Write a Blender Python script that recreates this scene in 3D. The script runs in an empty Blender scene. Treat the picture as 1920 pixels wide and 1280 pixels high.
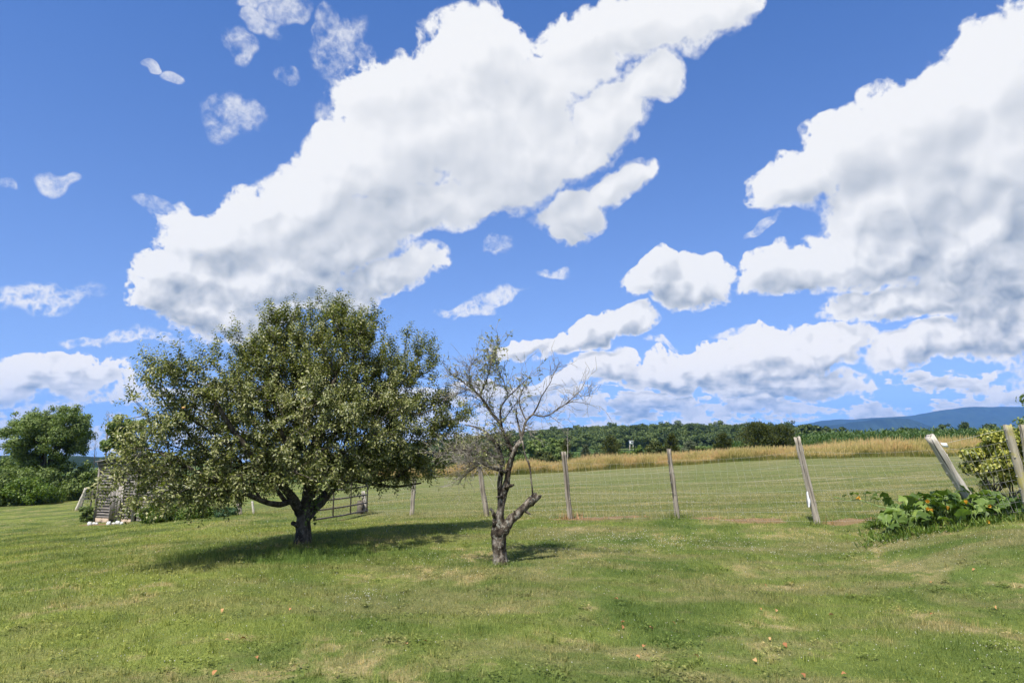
import bpy, math, random
import numpy as np
from mathutils import Vector, Matrix, Euler

# ------------------------------------------------------------------ camera
R = math.radians
scene = bpy.context.scene
COL = scene.collection
CAM_Z = 1.65
TILT = R(7.6)
cam_d = bpy.data.cameras.new('camera')
cam_d.lens = 24.0
cam_d.sensor_width = 36.0
cam_d.clip_start = 0.05
cam_d.clip_end = 40000.0
cam = bpy.data.objects.new('camera', cam_d)
cam.location = (0, 0, CAM_Z)
cam.rotation_euler = (R(90) + TILT, 0, 0)
COL.objects.link(cam)
scene.camera = cam

scene.render.engine = 'CYCLES'
cy = scene.cycles
cy.use_adaptive_sampling = True
cy.adaptive_threshold = 0.02
cy.adaptive_min_samples = 20
cy.max_bounces = 5
cy.diffuse_bounces = 3
cy.glossy_bounces = 2
cy.transmission_bounces = 4
cy.transparent_max_bounces = 6
cy.volume_bounces = 0
cy.use_denoising = True
cy.denoiser = 'OPENIMAGEDENOISE'
cy.denoising_input_passes = 'RGB_ALBEDO_NORMAL'
cy.denoising_prefilter = 'ACCURATE'
cy.sample_clamp_indirect = 4.0
vs = scene.view_settings
vs.view_transform = 'Standard'
vs.look = 'None'
vs.gamma = 1.0
vs.use_curve_mapping = False
EXPO = 0.55
vs.exposure = EXPO

# view ray through a point of the photograph (1920 x 1280, focal length 1280)
CT, ST = math.cos(TILT), math.sin(TILT)
def ray(px, py):
    u = (px - 960.0) / 1280.0
    v = (640.0 - py) / 1280.0
    return Vector((u, CT - v * ST, ST + v * CT))
def P(px, py, Y):
    d = ray(px, py)
    s = Y / d.y
    return Vector((d.x * s, Y, CAM_Z + d.z * s))

# ------------------------------------------------------------------ sun
SUN_EL = R(58)
LDIR = Vector((0.50, 0.866, 0)).normalized()          # shadows fall away and to the right
to_sun = Vector((-LDIR.x * math.cos(SUN_EL), -LDIR.y * math.cos(SUN_EL), math.sin(SUN_EL)))
sun_d = bpy.data.lights.new('sun', 'SUN')
sun_d.energy = 5.0
sun_d.angle = R(0.53)
sun_d.color = (1.0, 0.95, 0.87)
sun = bpy.data.objects.new('sun', sun_d)
sun.rotation_euler = to_sun.to_track_quat('Z', 'Y').to_euler()
sun.location = (-20, -30, 60)
COL.objects.link(sun)

# ------------------------------------------------------------------ node helpers
class NT:
    def __init__(self, tree):
        self.t = tree
    def n(self, kind, **kw):
        nd = self.t.nodes.new(kind)
        for k, v in kw.items():
            setattr(nd, k, v)
        return nd
    def put(self, sock, val):
        if val is None:
            return
        if isinstance(val, bpy.types.NodeSocket):
            self.t.links.new(val, sock)
        else:
            sock.default_value = val
    def m(self, op, a, b=None, c=None, clamp=False):
        nd = self.n('ShaderNodeMath', operation=op, use_clamp=clamp)
        self.put(nd.inputs[0], a); self.put(nd.inputs[1], b); self.put(nd.inputs[2], c)
        return nd.outputs[0]
    def v(self, op, a, b=None, scale=None):
        nd = self.n('ShaderNodeVectorMath', operation=op)
        self.put(nd.inputs[0], a); self.put(nd.inputs[1], b)
        if scale is not None:
            self.put(nd.inputs['Scale'], scale)
        return nd.outputs['Value'] if op in ('DOT_PRODUCT', 'LENGTH', 'DISTANCE') else nd.outputs['Vector']
    def noise(self, vec, scale, detail=2.0, rough=0.5, dist=0.0, color=False, lac=2.0):
        nd = self.n('ShaderNodeTexNoise')
        self.put(nd.inputs['Vector'], vec)
        nd.inputs['Scale'].default_value = scale
        nd.inputs['Detail'].default_value = detail
        nd.inputs['Roughness'].default_value = rough
        nd.inputs['Lacunarity'].default_value = lac
        nd.inputs['Distortion'].default_value = dist
        return nd.outputs['Color'] if color else nd.outputs[0]
    def voro(self, vec, scale, smooth=0.4, detail=0.0):
        nd = self.n('ShaderNodeTexVoronoi', feature='SMOOTH_F1')
        self.put(nd.inputs['Vector'], vec)
        nd.inputs['Scale'].default_value = scale
        nd.inputs['Smoothness'].default_value = smooth
        nd.inputs['Detail'].default_value = detail
        return nd.outputs['Distance']
    def rng(self, x, a, b, c=0.0, d=1.0, smooth=True):
        nd = self.n('ShaderNodeMapRange')
        nd.interpolation_type = 'SMOOTHSTEP' if smooth else 'LINEAR'
        self.put(nd.inputs['Value'], x)
        for k, val in zip(('From Min', 'From Max', 'To Min', 'To Max'), (a, b, c, d)):
            self.put(nd.inputs[k], val)
        return nd.outputs[0]
    def mix(self, f, a, b, mode='MIX'):
        nd = self.n('ShaderNodeMix', data_type='RGBA', blend_type=mode)
        nd.clamp_factor = True
        self.put(nd.inputs[0], f)
        for s, val in ((nd.inputs[6], a), (nd.inputs[7], b)):
            if isinstance(val, (tuple, list)):
                val = (val[0], val[1], val[2], 1.0)
            self.put(s, val)
        return nd.outputs[2]
    def xyz(self, vec):
        nd = self.n('ShaderNodeSeparateXYZ')
        self.put(nd.inputs[0], vec)
        return nd.outputs
    def comb(self, x, y, z):
        nd = self.n('ShaderNodeCombineXYZ')
        for s, val in zip(nd.inputs, (x, y, z)):
            self.put(s, val)
        return nd.outputs[0]

# ------------------------------------------------------------------ world: blue sky with cumulus clouds
# each cumulus is a soft lobe on the celestial sphere (direction, angular half-axes, turn, weight); the lobes
# are broken up by noise; the same noise carries clouds on round the sky where no lobe is listed
CLOUD_GROW = 1.16
CLOUDS = [
 # great cloud bank over the apple tree
 (905,105,105,85,0,1),(740,165,125,70,-10,.8),(840,230,210,95,-8,1),(690,320,165,80,-12,1),(570,385,150,72,-12,1),
 (430,425,140,52,-10,1),(960,285,150,110,0,1),(330,510,105,52,0,1),(300,560,85,45,10,1),(400,585,130,55,8,1),
 (520,500,170,75,0,1),(640,450,140,65,-15,1),(770,395,130,48,-20,1),(730,515,95,38,-18,.75),(905,380,90,38,-20,.7),
 (650,565,70,35,0,.7),(650,110,45,60,20,.30),(640,215,40,45,30,.40),(1000,180,80,90,0,.7),
 # arms to the right of it
 (1190,45,185,62,-8,1),(1090,105,70,75,0,.75),(1330,15,100,36,-5,.8),(1220,150,66,44,-30,1),(1140,225,88,70,-30,1),
 (1095,290,70,45,-20,.9),(1175,345,75,28,-25,.9),(1070,395,72,42,-20,.95),(1058,438,34,24,0,.9),
 # puffs in the blue
 (428,228,46,30,25,0.34),(455,95,28,32,20,.22),(497,35,24,20,0,.20),(548,34,40,20,-20,.22),(520,0,40,12,0,.18),
 (256,153,13,8,0,.12),(300,161,22,13,10,.14),(532,150,20,13,0,0.19),(612,60,16,40,25,.14),(112,343,30,15,0,0.34),(8,349,22,10,15,0.28),
 (80,560,70,28,-5,0.31),(246,646,45,13,-5,0.31),(172,656,36,7,0,0.22),(318,648,22,8,0,0.25),(312,386,32,15,10,0.22),
 (946,467,22,17,0,0.28),(905,560,65,13,-14,0.37),(1028,508,21,12,0,0.34),(1435,440,26,10,-30,0.19),
 # bank on the right
 (1495,345,95,52,-22,1),(1610,270,105,68,-25,1),(1730,225,120,90,-25,1),(1860,140,95,105,-20,1),(1890,290,160,130,0,1),
 (1700,350,175,85,-20,1),(1490,508,100,36,-12,1),(1640,470,150,62,-15,1),(1810,455,190,105,-10,1),(1750,560,185,38,-6,1),
 (1860,590,110,50,-20,1),(1770,640,125,36,-12,1),(1890,650,110,32,0,1),(1985,200,150,260,0,1),(1985,560,150,160,0,1),
 # middle distance
 (1272,522,96,42,-3,1),(1240,488,34,30,0,.85),(1195,604,56,25,-12,1),(1105,628,64,28,-18,1),(1040,650,60,22,-5,.9),
 (975,645,44,14,-15,.8),(1130,690,64,30,-12,1),(1050,722,80,16,0,.7),(1290,690,90,40,-12,1),(1400,668,110,45,-8,1),
 (1530,655,120,36,-10,1),(1450,708,180,28,0,1),(1230,705,60,24,0,.9),(1372,620,30,11,0,.5),(1255,640,24,8,0,.4),
 (1620,558,46,18,-5,.8),(1552,600,20,8,0,.4),(100,718,135,40,-3,.75),(0,742,90,40,0,.75),
 (930,735,50,20,0,.7),
]
world = bpy.data.worlds.new('World')
scene.world = world
world.use_nodes = True
world.node_tree.nodes.clear()

SKY_STRENGTH = 0.096
SKY_TINT = (1.02, 1.09, 1.38)
SKY_HIGH = (.58, .88, 1.36)
def build_world():
    w = NT(world.node_tree)
    out = w.n('ShaderNodeOutputWorld')
    bg = w.n('ShaderNodeBackground')
    w.t.links.new(bg.outputs[0], out.inputs[0])
    tc = w.n('ShaderNodeTexCoord')
    d = w.v('NORMALIZE', tc.outputs['Generated'])
    x, y, z = w.xyz(d)
    sky = w.n('ShaderNodeTexSky', sky_type='NISHITA')
    sky.sun_disc = False
    sky.sun_elevation = SUN_EL
    sky.sun_rotation = math.atan2(to_sun.x, to_sun.y)
    sky.air_density = 1.0
    sky.dust_density = 0.0
    sky.ozone_density = 1.5
    sky.altitude = 300
    w.put(sky.inputs[0], w.comb(x, y, w.m('MULTIPLY_ADD', w.m('MAXIMUM', z, 0.0), .82, .14)))
    skyc = w.mix(1.0, sky.outputs[0], w.mix(w.rng(z, .08, .60, 0, 1, False), SKY_TINT, SKY_HIGH), 'MULTIPLY')

    # puffs: the direction is stirred, then measured against every lobe, and once more a little further
    # towards the sun, which tells the sunlit side of a cloud from its grey base
    wa = w.v('SCALE', w.v('SUBTRACT', w.noise(d, 8.0, 3, .62, color=True), (.5, .5, .5)), scale=.10)
    dw = w.v('ADD', d, wa)
    wx, wy, wz = w.xyz(dw)
    yy = w.m('MAXIMUM', wy, .02)
    h = w.comb(w.m('DIVIDE', wx, yy), w.m('DIVIDE', wz, yy), 1.0)
    def st(px, py):
        r = ray(px, py)
        return Vector((r.x / r.y, r.z / r.y))
    LS = Vector((-.45, .89)) * .075
    acc = acs = accp = None
    for (px, py, rx, ry, rot, wt) in CLOUDS:
        a = R(rot)
        c = st(px, py)
        e1 = (st(px + rx * math.cos(a), py + rx * math.sin(a)) - c) * CLOUD_GROW
        e2 = (st(px + ry * math.sin(a), py - ry * math.cos(a)) - c) * CLOUD_GROW
        M = Matrix(((e1.x, e2.x), (e1.y, e2.y))).inverted()
        o = M @ c
        A = Vector((M[0][0], M[0][1], -o.x)); B = Vector((M[1][0], M[1][1], -o.y))
        u = w.v('DOT_PRODUCT', h, A)
        v = w.v('DOT_PRODUCT', h, B)
        q = w.m('MULTIPLY_ADD', v, v, w.m('MULTIPLY', u, u))
        if wt < .7:                                   # thin scraps of cloud
            f = w.m('MINIMUM', w.m('MULTIPLY_ADD', q, -.40, .55), .06 + .80 * wt)
            accp = f if accp is None else w.m('MAXIMUM', accp, f)
            continue
        wt = max(wt, .8)
        f = w.m('MULTIPLY_ADD', q, -wt, wt + (1 - wt) * .2)
        dl = M @ LS
        if dl.length > .75:
            dl = dl * (.75 / dl.length)
        C = (A * dl.x + B * dl.y) * (-2 * wt)
        C.z -= wt * dl.length_squared
        fs = w.m('ADD', f, w.v('DOT_PRODUCT', h, C))
        acc = f if acc is None else w.m('SMOOTH_MAX', acc, f, .14)
        acs = fs if acs is None else w.m('SMOOTH_MAX', acs, fs, .3)
    # the cloud layer in perspective: low in the sky it closes up into bands
    zz = w.m('ADD', w.m('MAXIMUM', z, 0.0), .05)
    q = w.comb(w.m('DIVIDE', x, zz), w.m('DIVIDE', y, zz), 0.0)
    sheet = w.noise(w.comb(x, y, w.m('MULTIPLY', z, 3.0)), 13.0, 4, .60)
    sheet_up = w.noise(w.comb(x, y, w.m('MULTIPLY_ADD', z, 3.0, .028)), 13.0, 2, .60)
    band = w.rng(z, .050, .120, 1, 0)
    side = w.m('DIVIDE', x, w.m('MAXIMUM', y, .03))
    east = w.rng(side, -.35, .25, .45, 1.0)
    low = w.m('MULTIPLY_ADD', band, w.m('ADD', w.m('MULTIPLY', w.rng(sheet, .43, .60, -.15, .8, False), east), 1.0), -1.0)
    # elsewhere round the sky the same kind of clouds
    away = w.m('MAXIMUM', w.rng(w.m('ABSOLUTE', side), .86, 1.15), w.rng(w.m('DIVIDE', z, w.m('MAXIMUM', y, .03)), .74, .95))
    el = w.m('MULTIPLY_ADD', away, w.m('ADD', w.rng(w.noise(q, .33, 2, .5), .48, .62, -.5, 1.0), 1.0), -1.0)
    accb = acc
    acc = w.m('MAXIMUM', w.m('MAXIMUM', acc, low), el)
    mask = w.rng(acc, -.30, .22)
    small = w.rng(z, .10, .32, 3.4, .5)                   # clouds low in the sky are far off: their lumps look smaller
    def puff(vec):
        n1 = w.m('SUBTRACT', w.noise(vec, 10.0, 4, .62), .5)
        bl = w.m('SUBTRACT', .15, w.m('ABSOLUTE', w.m('SUBTRACT', w.noise(vec, 26.0, 3, .6), .5)))
        b2 = w.m('SUBTRACT', .14, w.m('ABSOLUTE', w.m('SUBTRACT', w.noise(vec, 60.0, 2, .6), .5)))
        b2 = w.m('MULTIPLY', b2, small)
        return w.m('MULTIPLY_ADD', n1, 1.5, w.m('MULTIPLY_ADD', bl, 2.0, b2))
    dn = w.v('ADD', d, w.v('SCALE', wa, scale=.22))
    pu = puff(dn)
    def lump(vec):
        b1 = w.m('SUBTRACT', .15, w.m('ABSOLUTE', w.m('SUBTRACT', w.noise(vec, 15.0, 2, .5), .5)))
        b2 = w.m('SUBTRACT', .15, w.m('ABSOLUTE', w.m('SUBTRACT', w.noise(vec, 38.0, 2, .5), .5)))
        return w.m('MULTIPLY_ADD', w.noise(vec, 8.0, 2, .5), 1.3, w.m('MULTIPLY_ADD', b1, 1.7, w.m('MULTIPLY', b2, w.m('MULTIPLY', small, .4))))
    lm = lump(dn)
    ls = lump(w.v('ADD', dn, (-.009, 0, .016)))
    hf = w.m('SUBTRACT', w.noise(dn, 62.0, 5, .70), .5)
    pf = w.m('MULTIPLY_ADD', hf, .80, pu)
    D = w.m('ADD', w.m('SUBTRACT', acc, .20), w.m('MULTIPLY', w.m('MULTIPLY', mask, w.rng(acc, .45, .95, 1, .4)), pf))
    D = w.m('ADD', D, w.rng(acc, .38, .80, 0, .7))       # the body of a cloud lets no blue through
    slope = w.m('MULTIPLY', w.m('SUBTRACT', w.m('SUBTRACT', acs, .05), accb), w.rng(accb, -.15, .25))      # positive on the side turned from the sun
    crisp = w.rng(slope, -.25, .30, .32, .75)             # sunward rims are crisp, bases and lee sides fray
    alpha = w.rng(D, -.06, crisp)
    Dp = w.m('ADD', w.m('MINIMUM', accp, .45), w.m('MULTIPLY', w.rng(accp, -.30, .30), w.m('MULTIPLY_ADD', hf, 1.5, w.m('MULTIPLY', pu, 1.2))))
    alphap = w.rng(Dp, .06, 1.25, 0, .85)
    thick = w.rng(w.m('MULTIPLY_ADD', lm, .25, w.m('SUBTRACT', acc, .15)), .12, .75)
    relief = w.m('MULTIPLY', mask, w.m('SUBTRACT', ls, lm))
    relief = w.m('ADD', relief, w.m('MULTIPLY', w.m('MULTIPLY', band, 2.4), w.m('SUBTRACT', sheet_up, sheet)))
    shade = w.m('ADD', w.rng(slope, -.75, .60, 0, .78, False), w.m('MULTIPLY', relief, .62))
    shade = w.m('ADD', shade, w.rng(acc, .5, 1.3, -.05, .12))
    shade = w.m('MULTIPLY', w.m('SUBTRACT', shade, .15), w.rng(z, .10, .44, 1.5, .56))
    shade = w.m('MULTIPLY', w.rng(shade, .0, .85, 0, 1, False), thick)
    alpha = w.m('MAXIMUM', alpha, alphap)
    K = 1.0 / (SKY_STRENGTH * 2 ** EXPO)
    cc = w.mix(shade, (.94 * K, .945 * K, .96 * K), (.20 * K, .28 * K, .40 * K))
    cc = w.mix(1.0, cc, w.mix(w.rng(z, .03, .22), (1.16, 1.11, 1.05), (1, 1, 1)), 'MULTIPLY')      # their light reaches us through more air below
    cc = w.mix(w.rng(z, .0, .12, .22, 0.0), cc, (.72 * K, .83 * K, .97 * K))      # far clouds pale into the air
    w.put(bg.inputs[0], w.mix(alpha, skyc, cc))
    bg.inputs[1].default_value = SKY_STRENGTH
build_world()
world.cycles.sampling_method = 'MANUAL'
world.cycles.sample_map_resolution = 512
#==END_HEAD
# ------------------------------------------------------------------ mesh helpers
rng = np.random.default_rng(7)
def rs(seed):
    return np.random.default_rng(seed)
A3 = lambda p: np.asarray(p, dtype=float).reshape(-1, 3)

class MB:
    """collects vertices and faces (tris / quads) with one float per face, then makes ONE mesh object"""
    def __init__(self):
        self.V, self.T, self.Q, self.ta, self.qa, self.n = [], [], [], [], [], 0
    def add(self, V, tris=None, quads=None, rnd=0.5):
        V = A3(V)
        if tris is not None and len(tris):
            t = np.asarray(tris, dtype=np.int64).reshape(-1, 3)
            self.T.append(t + self.n)
            self.ta.append(np.broadcast_to(np.asarray(rnd, dtype=float), (len(t),)).copy())
        if quads is not None and len(quads):
            q = np.asarray(quads, dtype=np.int64).reshape(-1, 4)
            self.Q.append(q + self.n)
            self.qa.append(np.broadcast_to(np.asarray(rnd, dtype=float), (len(q),)).copy())
        self.V.append(V)
        self.n += len(V)
    def mesh(self, name, mat, smooth=False):
        me = bpy.data.meshes.new(name)
        V = np.concatenate(self.V) if self.V else np.zeros((0, 3))
        T = np.concatenate(self.T) if self.T else np.zeros((0, 3), dtype=np.int64)
        Q = np.concatenate(self.Q) if self.Q else np.zeros((0, 4), dtype=np.int64)
        loops = np.concatenate([T.ravel(), Q.ravel()]).astype(np.int32)
        starts = np.concatenate([np.arange(len(T)) * 3, len(T) * 3 + np.arange(len(Q)) * 4]).astype(np.int32)
        me.vertices.add(len(V)); me.vertices.foreach_set('co', V.astype(np.float32).ravel())
        me.loops.add(len(loops)); me.loops.foreach_set('vertex_index', loops)
        me.polygons.add(len(starts)); me.polygons.foreach_set('loop_start', starts)
        me.update(calc_edges=True)
        if smooth:
            me.polygons.foreach_set('use_smooth', np.ones(len(starts), dtype=bool))
        at = me.attributes.new('rnd', 'FLOAT', 'FACE')
        vals = np.concatenate(self.ta + self.qa) if (self.ta or self.qa) else np.zeros(0)
        at.data.foreach_set('value', vals.astype(np.float32))
        me.materials.append(mat)
        me.validate()
        return me
    def build(self, name, mat, parent=None, smooth=False, loc=None):
        o = bpy.data.objects.new(name, self.mesh(name, mat, smooth))
        COL.objects.link(o)
        if loc is not None:
            o.location = loc
        if parent is not None:
            o.parent = parent
        return o

def tag(o, label=None, cat=None, group=None, kind=None):
    if label: o['label'] = label
    if cat: o['category'] = cat
    if group: o['group'] = group
    if kind: o['kind'] = kind
    return o
def empty(name, loc, label, cat, group=None, rz=0.0):
    o = bpy.data.objects.new(name, None)
    o.empty_display_size = .1
    o.location = loc
    o.rotation_euler = (0, 0, rz)
    COL.objects.link(o)
    return tag(o, label, cat, group)
def put_under(o, parent):
    """parent a mesh that was built in world space to an empty, keeping it in place"""
    o.parent = parent
    o.matrix_parent_inverse = Matrix.Translation(-Vector(parent.location))
    return o

def frames(pts):
    pts = A3(pts)
    t = np.gradient(pts, axis=0)
    t /= np.linalg.norm(t, axis=1, keepdims=True) + 1e-9
    ref = np.array([0., 0., 1.]) if abs(t[0][2]) < .8 else np.array([1., 0., 0.])
    ns = []
    n = np.cross(t[0], ref); n /= np.linalg.norm(n)
    for i in range(len(pts)):
        n = n - t[i] * np.dot(n, t[i])
        n /= np.linalg.norm(n) + 1e-9
        ns.append(n)
    ns = np.array(ns)
    return t, ns, np.cross(t, ns)

def tube(mb, pts, radii, sides=6, lump=0.0, seed=0, cap=True, rnd=.5, jag=0.0):
    pts = A3(pts)
    r = np.broadcast_to(np.asarray(radii, dtype=float), (len(pts),))
    t, n, b = frames(pts)
    a = np.arange(sides) * 2 * np.pi / sides
    rg = rs(seed)
    k = np.ones((len(pts), sides))
    if lump:
        ph = rg.random(4) * 6.28
        ii = np.arange(len(pts))[:, None]
        k += lump * (np.sin(2 * a[None] + ph[0] + ii * .35) * .5 + np.sin(3 * a[None] + ph[1] - ii * .5) * .35
                     + rg.normal(0, .38, (len(pts), sides)))
    V = pts[:, None] + (n[:, None] * np.cos(a)[None, :, None] + b[:, None] * np.sin(a)[None, :, None]) * (r[:, None] * k)[..., None]
    if jag:
        V[-1] += t[-1] * (rg.random((sides, 1)) - .2) * jag
    V = V.reshape(-1, 3)
    i = np.arange(len(pts) - 1)[:, None] * sides
    j = np.arange(sides)[None]
    j2 = (j + 1) % sides
    Q = np.stack([i + j, i + j2, i + sides + j2, i + sides + j], axis=-1).reshape(-1, 4)
    T = []
    if cap:
        m = len(V)
        V = np.concatenate([V, pts[:1], pts[-1:] - t[-1:] * jag * .6])
        e = (len(pts) - 1) * sides
        for q in range(sides):
            T.append((m, (q + 1) % sides, q)); T.append((m + 1, e + q, e + (q + 1) % sides))
    mb.add(V, T, Q, rnd)

def spline(pts, n):
    """Catmull-Rom through points of any width"""
    p = np.asarray(pts, dtype=float)
    p = np.concatenate([2 * p[:1] - p[1:2], p, 2 * p[-1:] - p[-2:-1]])
    out = []
    m = len(p) - 3
    for k in range(n):
        s = k / (n - 1) * m
        i = min(int(s), m - 1); f = s - i
        a, b, c, d = p[i:i + 4]
        out.append(.5 * (2 * b + (c - a) * f + (2 * a - 5 * b + 4 * c - d) * f * f + (3 * b - a - 3 * c + d) * f ** 3))
    return np.array(out)

def segs(mb, A, B, ra, rb, sides=3, rnd=.5):
    """many separate tapered sticks at once"""
    A, B = A3(A), A3(B)
    d = B - A
    L = np.linalg.norm(d, axis=1, keepdims=True) + 1e-9
    t = d / L
    ref = np.where(np.abs(t[:, 2:3]) < .9, np.array([[0., 0., 1.]]), np.array([[1., 0., 0.]]))
    n = np.cross(t, ref); n /= np.linalg.norm(n, axis=1, keepdims=True) + 1e-9
    b = np.cross(t, n)
    a = np.arange(sides) * 2 * np.pi / sides
    ring = n[:, None] * np.cos(a)[None, :, None] + b[:, None] * np.sin(a)[None, :, None]
    V = np.concatenate([A[:, None] + ring * np.reshape(ra, (-1, 1, 1)), B[:, None] + ring * np.reshape(rb, (-1, 1, 1))], axis=1)
    base = np.arange(len(A))[:, None] * 2 * sides
    j = np.arange(sides)[None]; j2 = (j + 1) % sides
    Q = np.stack([base + j, base + j2, base + sides + j2, base + sides + j], axis=-1).reshape(-1, 4)
    rr = np.repeat(np.broadcast_to(np.asarray(rnd, dtype=float), (len(A),)), sides)
    mb.add(V.reshape(-1, 3), None, Q, rr)

def unit(v):
    return v / (np.linalg.norm(v, axis=-1, keepdims=True) + 1e-9)

def leaves(mb, C, D, N, length, width, fold=.25, rnd=None, rg=None):
    """folded pointed leaves: base at C, pointing along D, upper side towards N"""
    C, D, N = A3(C), unit(A3(D)), A3(N)
    S = unit(np.cross(D, N)); U = np.cross(S, D)
    l = np.reshape(np.broadcast_to(length, (len(C),)), (-1, 1)); wd = np.reshape(np.broadcast_to(width, (len(C),)), (-1, 1))
    mid = C + D * l * .48
    V = np.stack([C, mid + S * wd * .5 + U * wd * fold, C + D * l - U * l * .12, mid - S * wd * .5 + U * wd * fold], axis=1)
    base = np.arange(len(C))[:, None] * 4
    T = np.concatenate([base + np.array([[0, 1, 2]]), base + np.array([[0, 2, 3]])], axis=1).reshape(-1, 3)
    if rnd is None:
        rnd = (rg or rng).random(len(C))
    mb.add(V.reshape(-1, 3), T, None, np.repeat(rnd, 2))

def box(mb, cx, cy, cz, sx, sy, sz, rnd=.5):
    x, y, z = sx / 2, sy / 2, sz / 2
    V = [(cx + a * x, cy + b * y, cz + c * z) for a in (-1, 1) for b in (-1, 1) for c in (-1, 1)]
    mb.add(V, None, [(0, 1, 3, 2), (4, 6, 7, 5), (0, 4, 5, 1), (2, 3, 7, 6), (0, 2, 6, 4), (1, 5, 7, 3)], rnd)

def in_lobes(lobes, n, rg, power=.45):
    """points inside soft ellipsoids given as centre (3), half-axes (3), share"""
    w = np.array([l[6] if len(l) > 6 else l[3] * l[4] * l[5] for l in lobes]); w = w / w.sum()
    k = rg.choice(len(lobes), n, p=w)
    L = np.array([l[:6] for l in lobes])
    d = unit(rg.normal(size=(n, 3)))
    r = rg.random((n, 1)) ** power
    return L[k, :3] + d * r * L[k, 3:6], d, r[:, 0]

def grow(seeds, targets, bf=.35, sub=.28, rg=None, wob=.1):
    """branches: every target is joined to the tree so far by the cheapest way; returns nodes, parents"""
    rg = rg or rng
    nodes = [np.array(p) for p, _ in seeds]; par = [q for _, q in seeds]
    plen = []
    for i, q in enumerate(par):
        plen.append(0.0 if q < 0 else plen[q] + float(np.linalg.norm(nodes[i] - nodes[q])))
    T = A3(targets)
    left = np.ones(len(T), bool)
    best = np.full(len(T), 1e9); bi = np.zeros(len(T), int)
    def upd(i):
        c = np.linalg.norm(T - nodes[i], axis=1) + bf * plen[i]
        m = c < best
        best[m] = c[m]; bi[m] = i
    for i in range(len(nodes)):
        upd(i)
    tips = []
    for _ in range(len(T)):
        c = np.where(left, best, 1e9)
        k = int(np.argmin(c)); left[k] = False
        i = int(bi[k]); a = nodes[i]; b = T[k]
        L = float(np.linalg.norm(b - a)); m = max(1, int(L / sub))
        prev = i
        for s in range(1, m + 1):
            f = s / m
            p = a + (b - a) * f
            if s < m:
                p = p + rg.normal(0, wob * L / m, 3) + np.array([0, 0, .10 * L * math.sin(math.pi * f)])
            nodes.append(p); par.append(prev)
            plen.append(plen[prev] + float(np.linalg.norm(p - nodes[prev])))
            prev = len(nodes) - 1
            upd(prev)
        tips.append(prev)
    return np.array(nodes), np.array(par), np.array(tips)

def branch_mesh(mb, nodes, par, nseed, tip_r, expo=2.3, rmax=9, sides=4):
    cnt = np.zeros(len(nodes))
    has = np.zeros(len(nodes), bool); has[par[par >= 0]] = True
    cnt[~has] = 1
    for i in range(len(nodes) - 1, -1, -1):
        if par[i] >= 0:
            cnt[par[i]] += cnt[i]
    r = np.minimum(tip_r * cnt ** (1 / expo), rmax)
    idx = np.arange(nseed, len(nodes))
    p = par[idx]
    ra = np.minimum(r[p], r[idx] * 1.5)
    segs(mb, nodes[p], nodes[idx] + (nodes[idx] - nodes[p]) * .04, ra, r[idx], sides, rs(3).random(len(idx)))
    return r

# ------------------------------------------------------------------ materials
def new_mat(name):
    m = bpy.data.materials.new(name)
    m.use_nodes = True
    m.node_tree.nodes.clear()
    w = NT(m.node_tree)
    return m, w, w.n('ShaderNodeOutputMaterial')
def bsdf(w, col, rough=.8, spec=.3, normal=None):
    b = w.n('ShaderNodeBsdfPrincipled')
    if isinstance(col, (tuple, list)):
        col = (col[0], col[1], col[2], 1)
    w.put(b.inputs['Base Color'], col)
    w.put(b.inputs['Roughness'], rough)
    b.inputs['Specular IOR Level'].default_value = spec
    if normal is not None:
        w.put(b.inputs['Normal'], normal)
    return b.outputs[0]
def bump(w, height, strength=.5, dist=.02):
    b = w.n('ShaderNodeBump')
    b.inputs['Strength'].default_value = strength
    b.inputs['Distance'].default_value = dist
    w.put(b.inputs['Height'], height)
    return b.outputs[0]
def attr(w, name='rnd'):
    a = w.n('ShaderNodeAttribute'); a.attribute_name = name
    return a.outputs['Fac']
def pos(w):
    return w.n('ShaderNodeNewGeometry').outputs['Position']
def objco(w):
    return w.n('ShaderNodeTexCoord').outputs['Object']

def ramp(w, f, stops):
    r = w.n('ShaderNodeValToRGB')
    e = r.color_ramp.elements
    while len(e) < len(stops):
        e.new(.5)
    for el, (p, c) in zip(e, stops):
        el.position = p; el.color = (c[0], c[1], c[2], 1)
    w.put(r.inputs[0], f)
    return r.outputs[0]

def leaf_mat(name, stops, rough=.5, spec=.35, trans=.3, clump=1.2, amt=.35, tcol=(1.1, 1.25, .45)):
    """leaf colours picked leaf by leaf, drifting slowly from bough to bough"""
    m, w, out = new_mat(name)
    f = attr(w)
    n = w.noise(pos(w), clump, 2, .5)
    f2 = w.m('ADD', f, w.m('MULTIPLY', w.m('SUBTRACT', n, .5), amt * 2), clamp=True)
    c = ramp(w, f2, stops)
    b = bsdf(w, c, rough, spec)
    tr = w.n('ShaderNodeBsdfTranslucent')
    w.put(tr.inputs[0], w.mix(1.0, c, tcol, 'MULTIPLY'))
    mx = w.n('ShaderNodeMixShader'); mx.inputs[0].default_value = trans
    w.t.links.new(b, mx.inputs[1]); w.t.links.new(tr.outputs[0], mx.inputs[2])
    w.t.links.new(mx.outputs[0], out.inputs[0])
    return m

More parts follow.
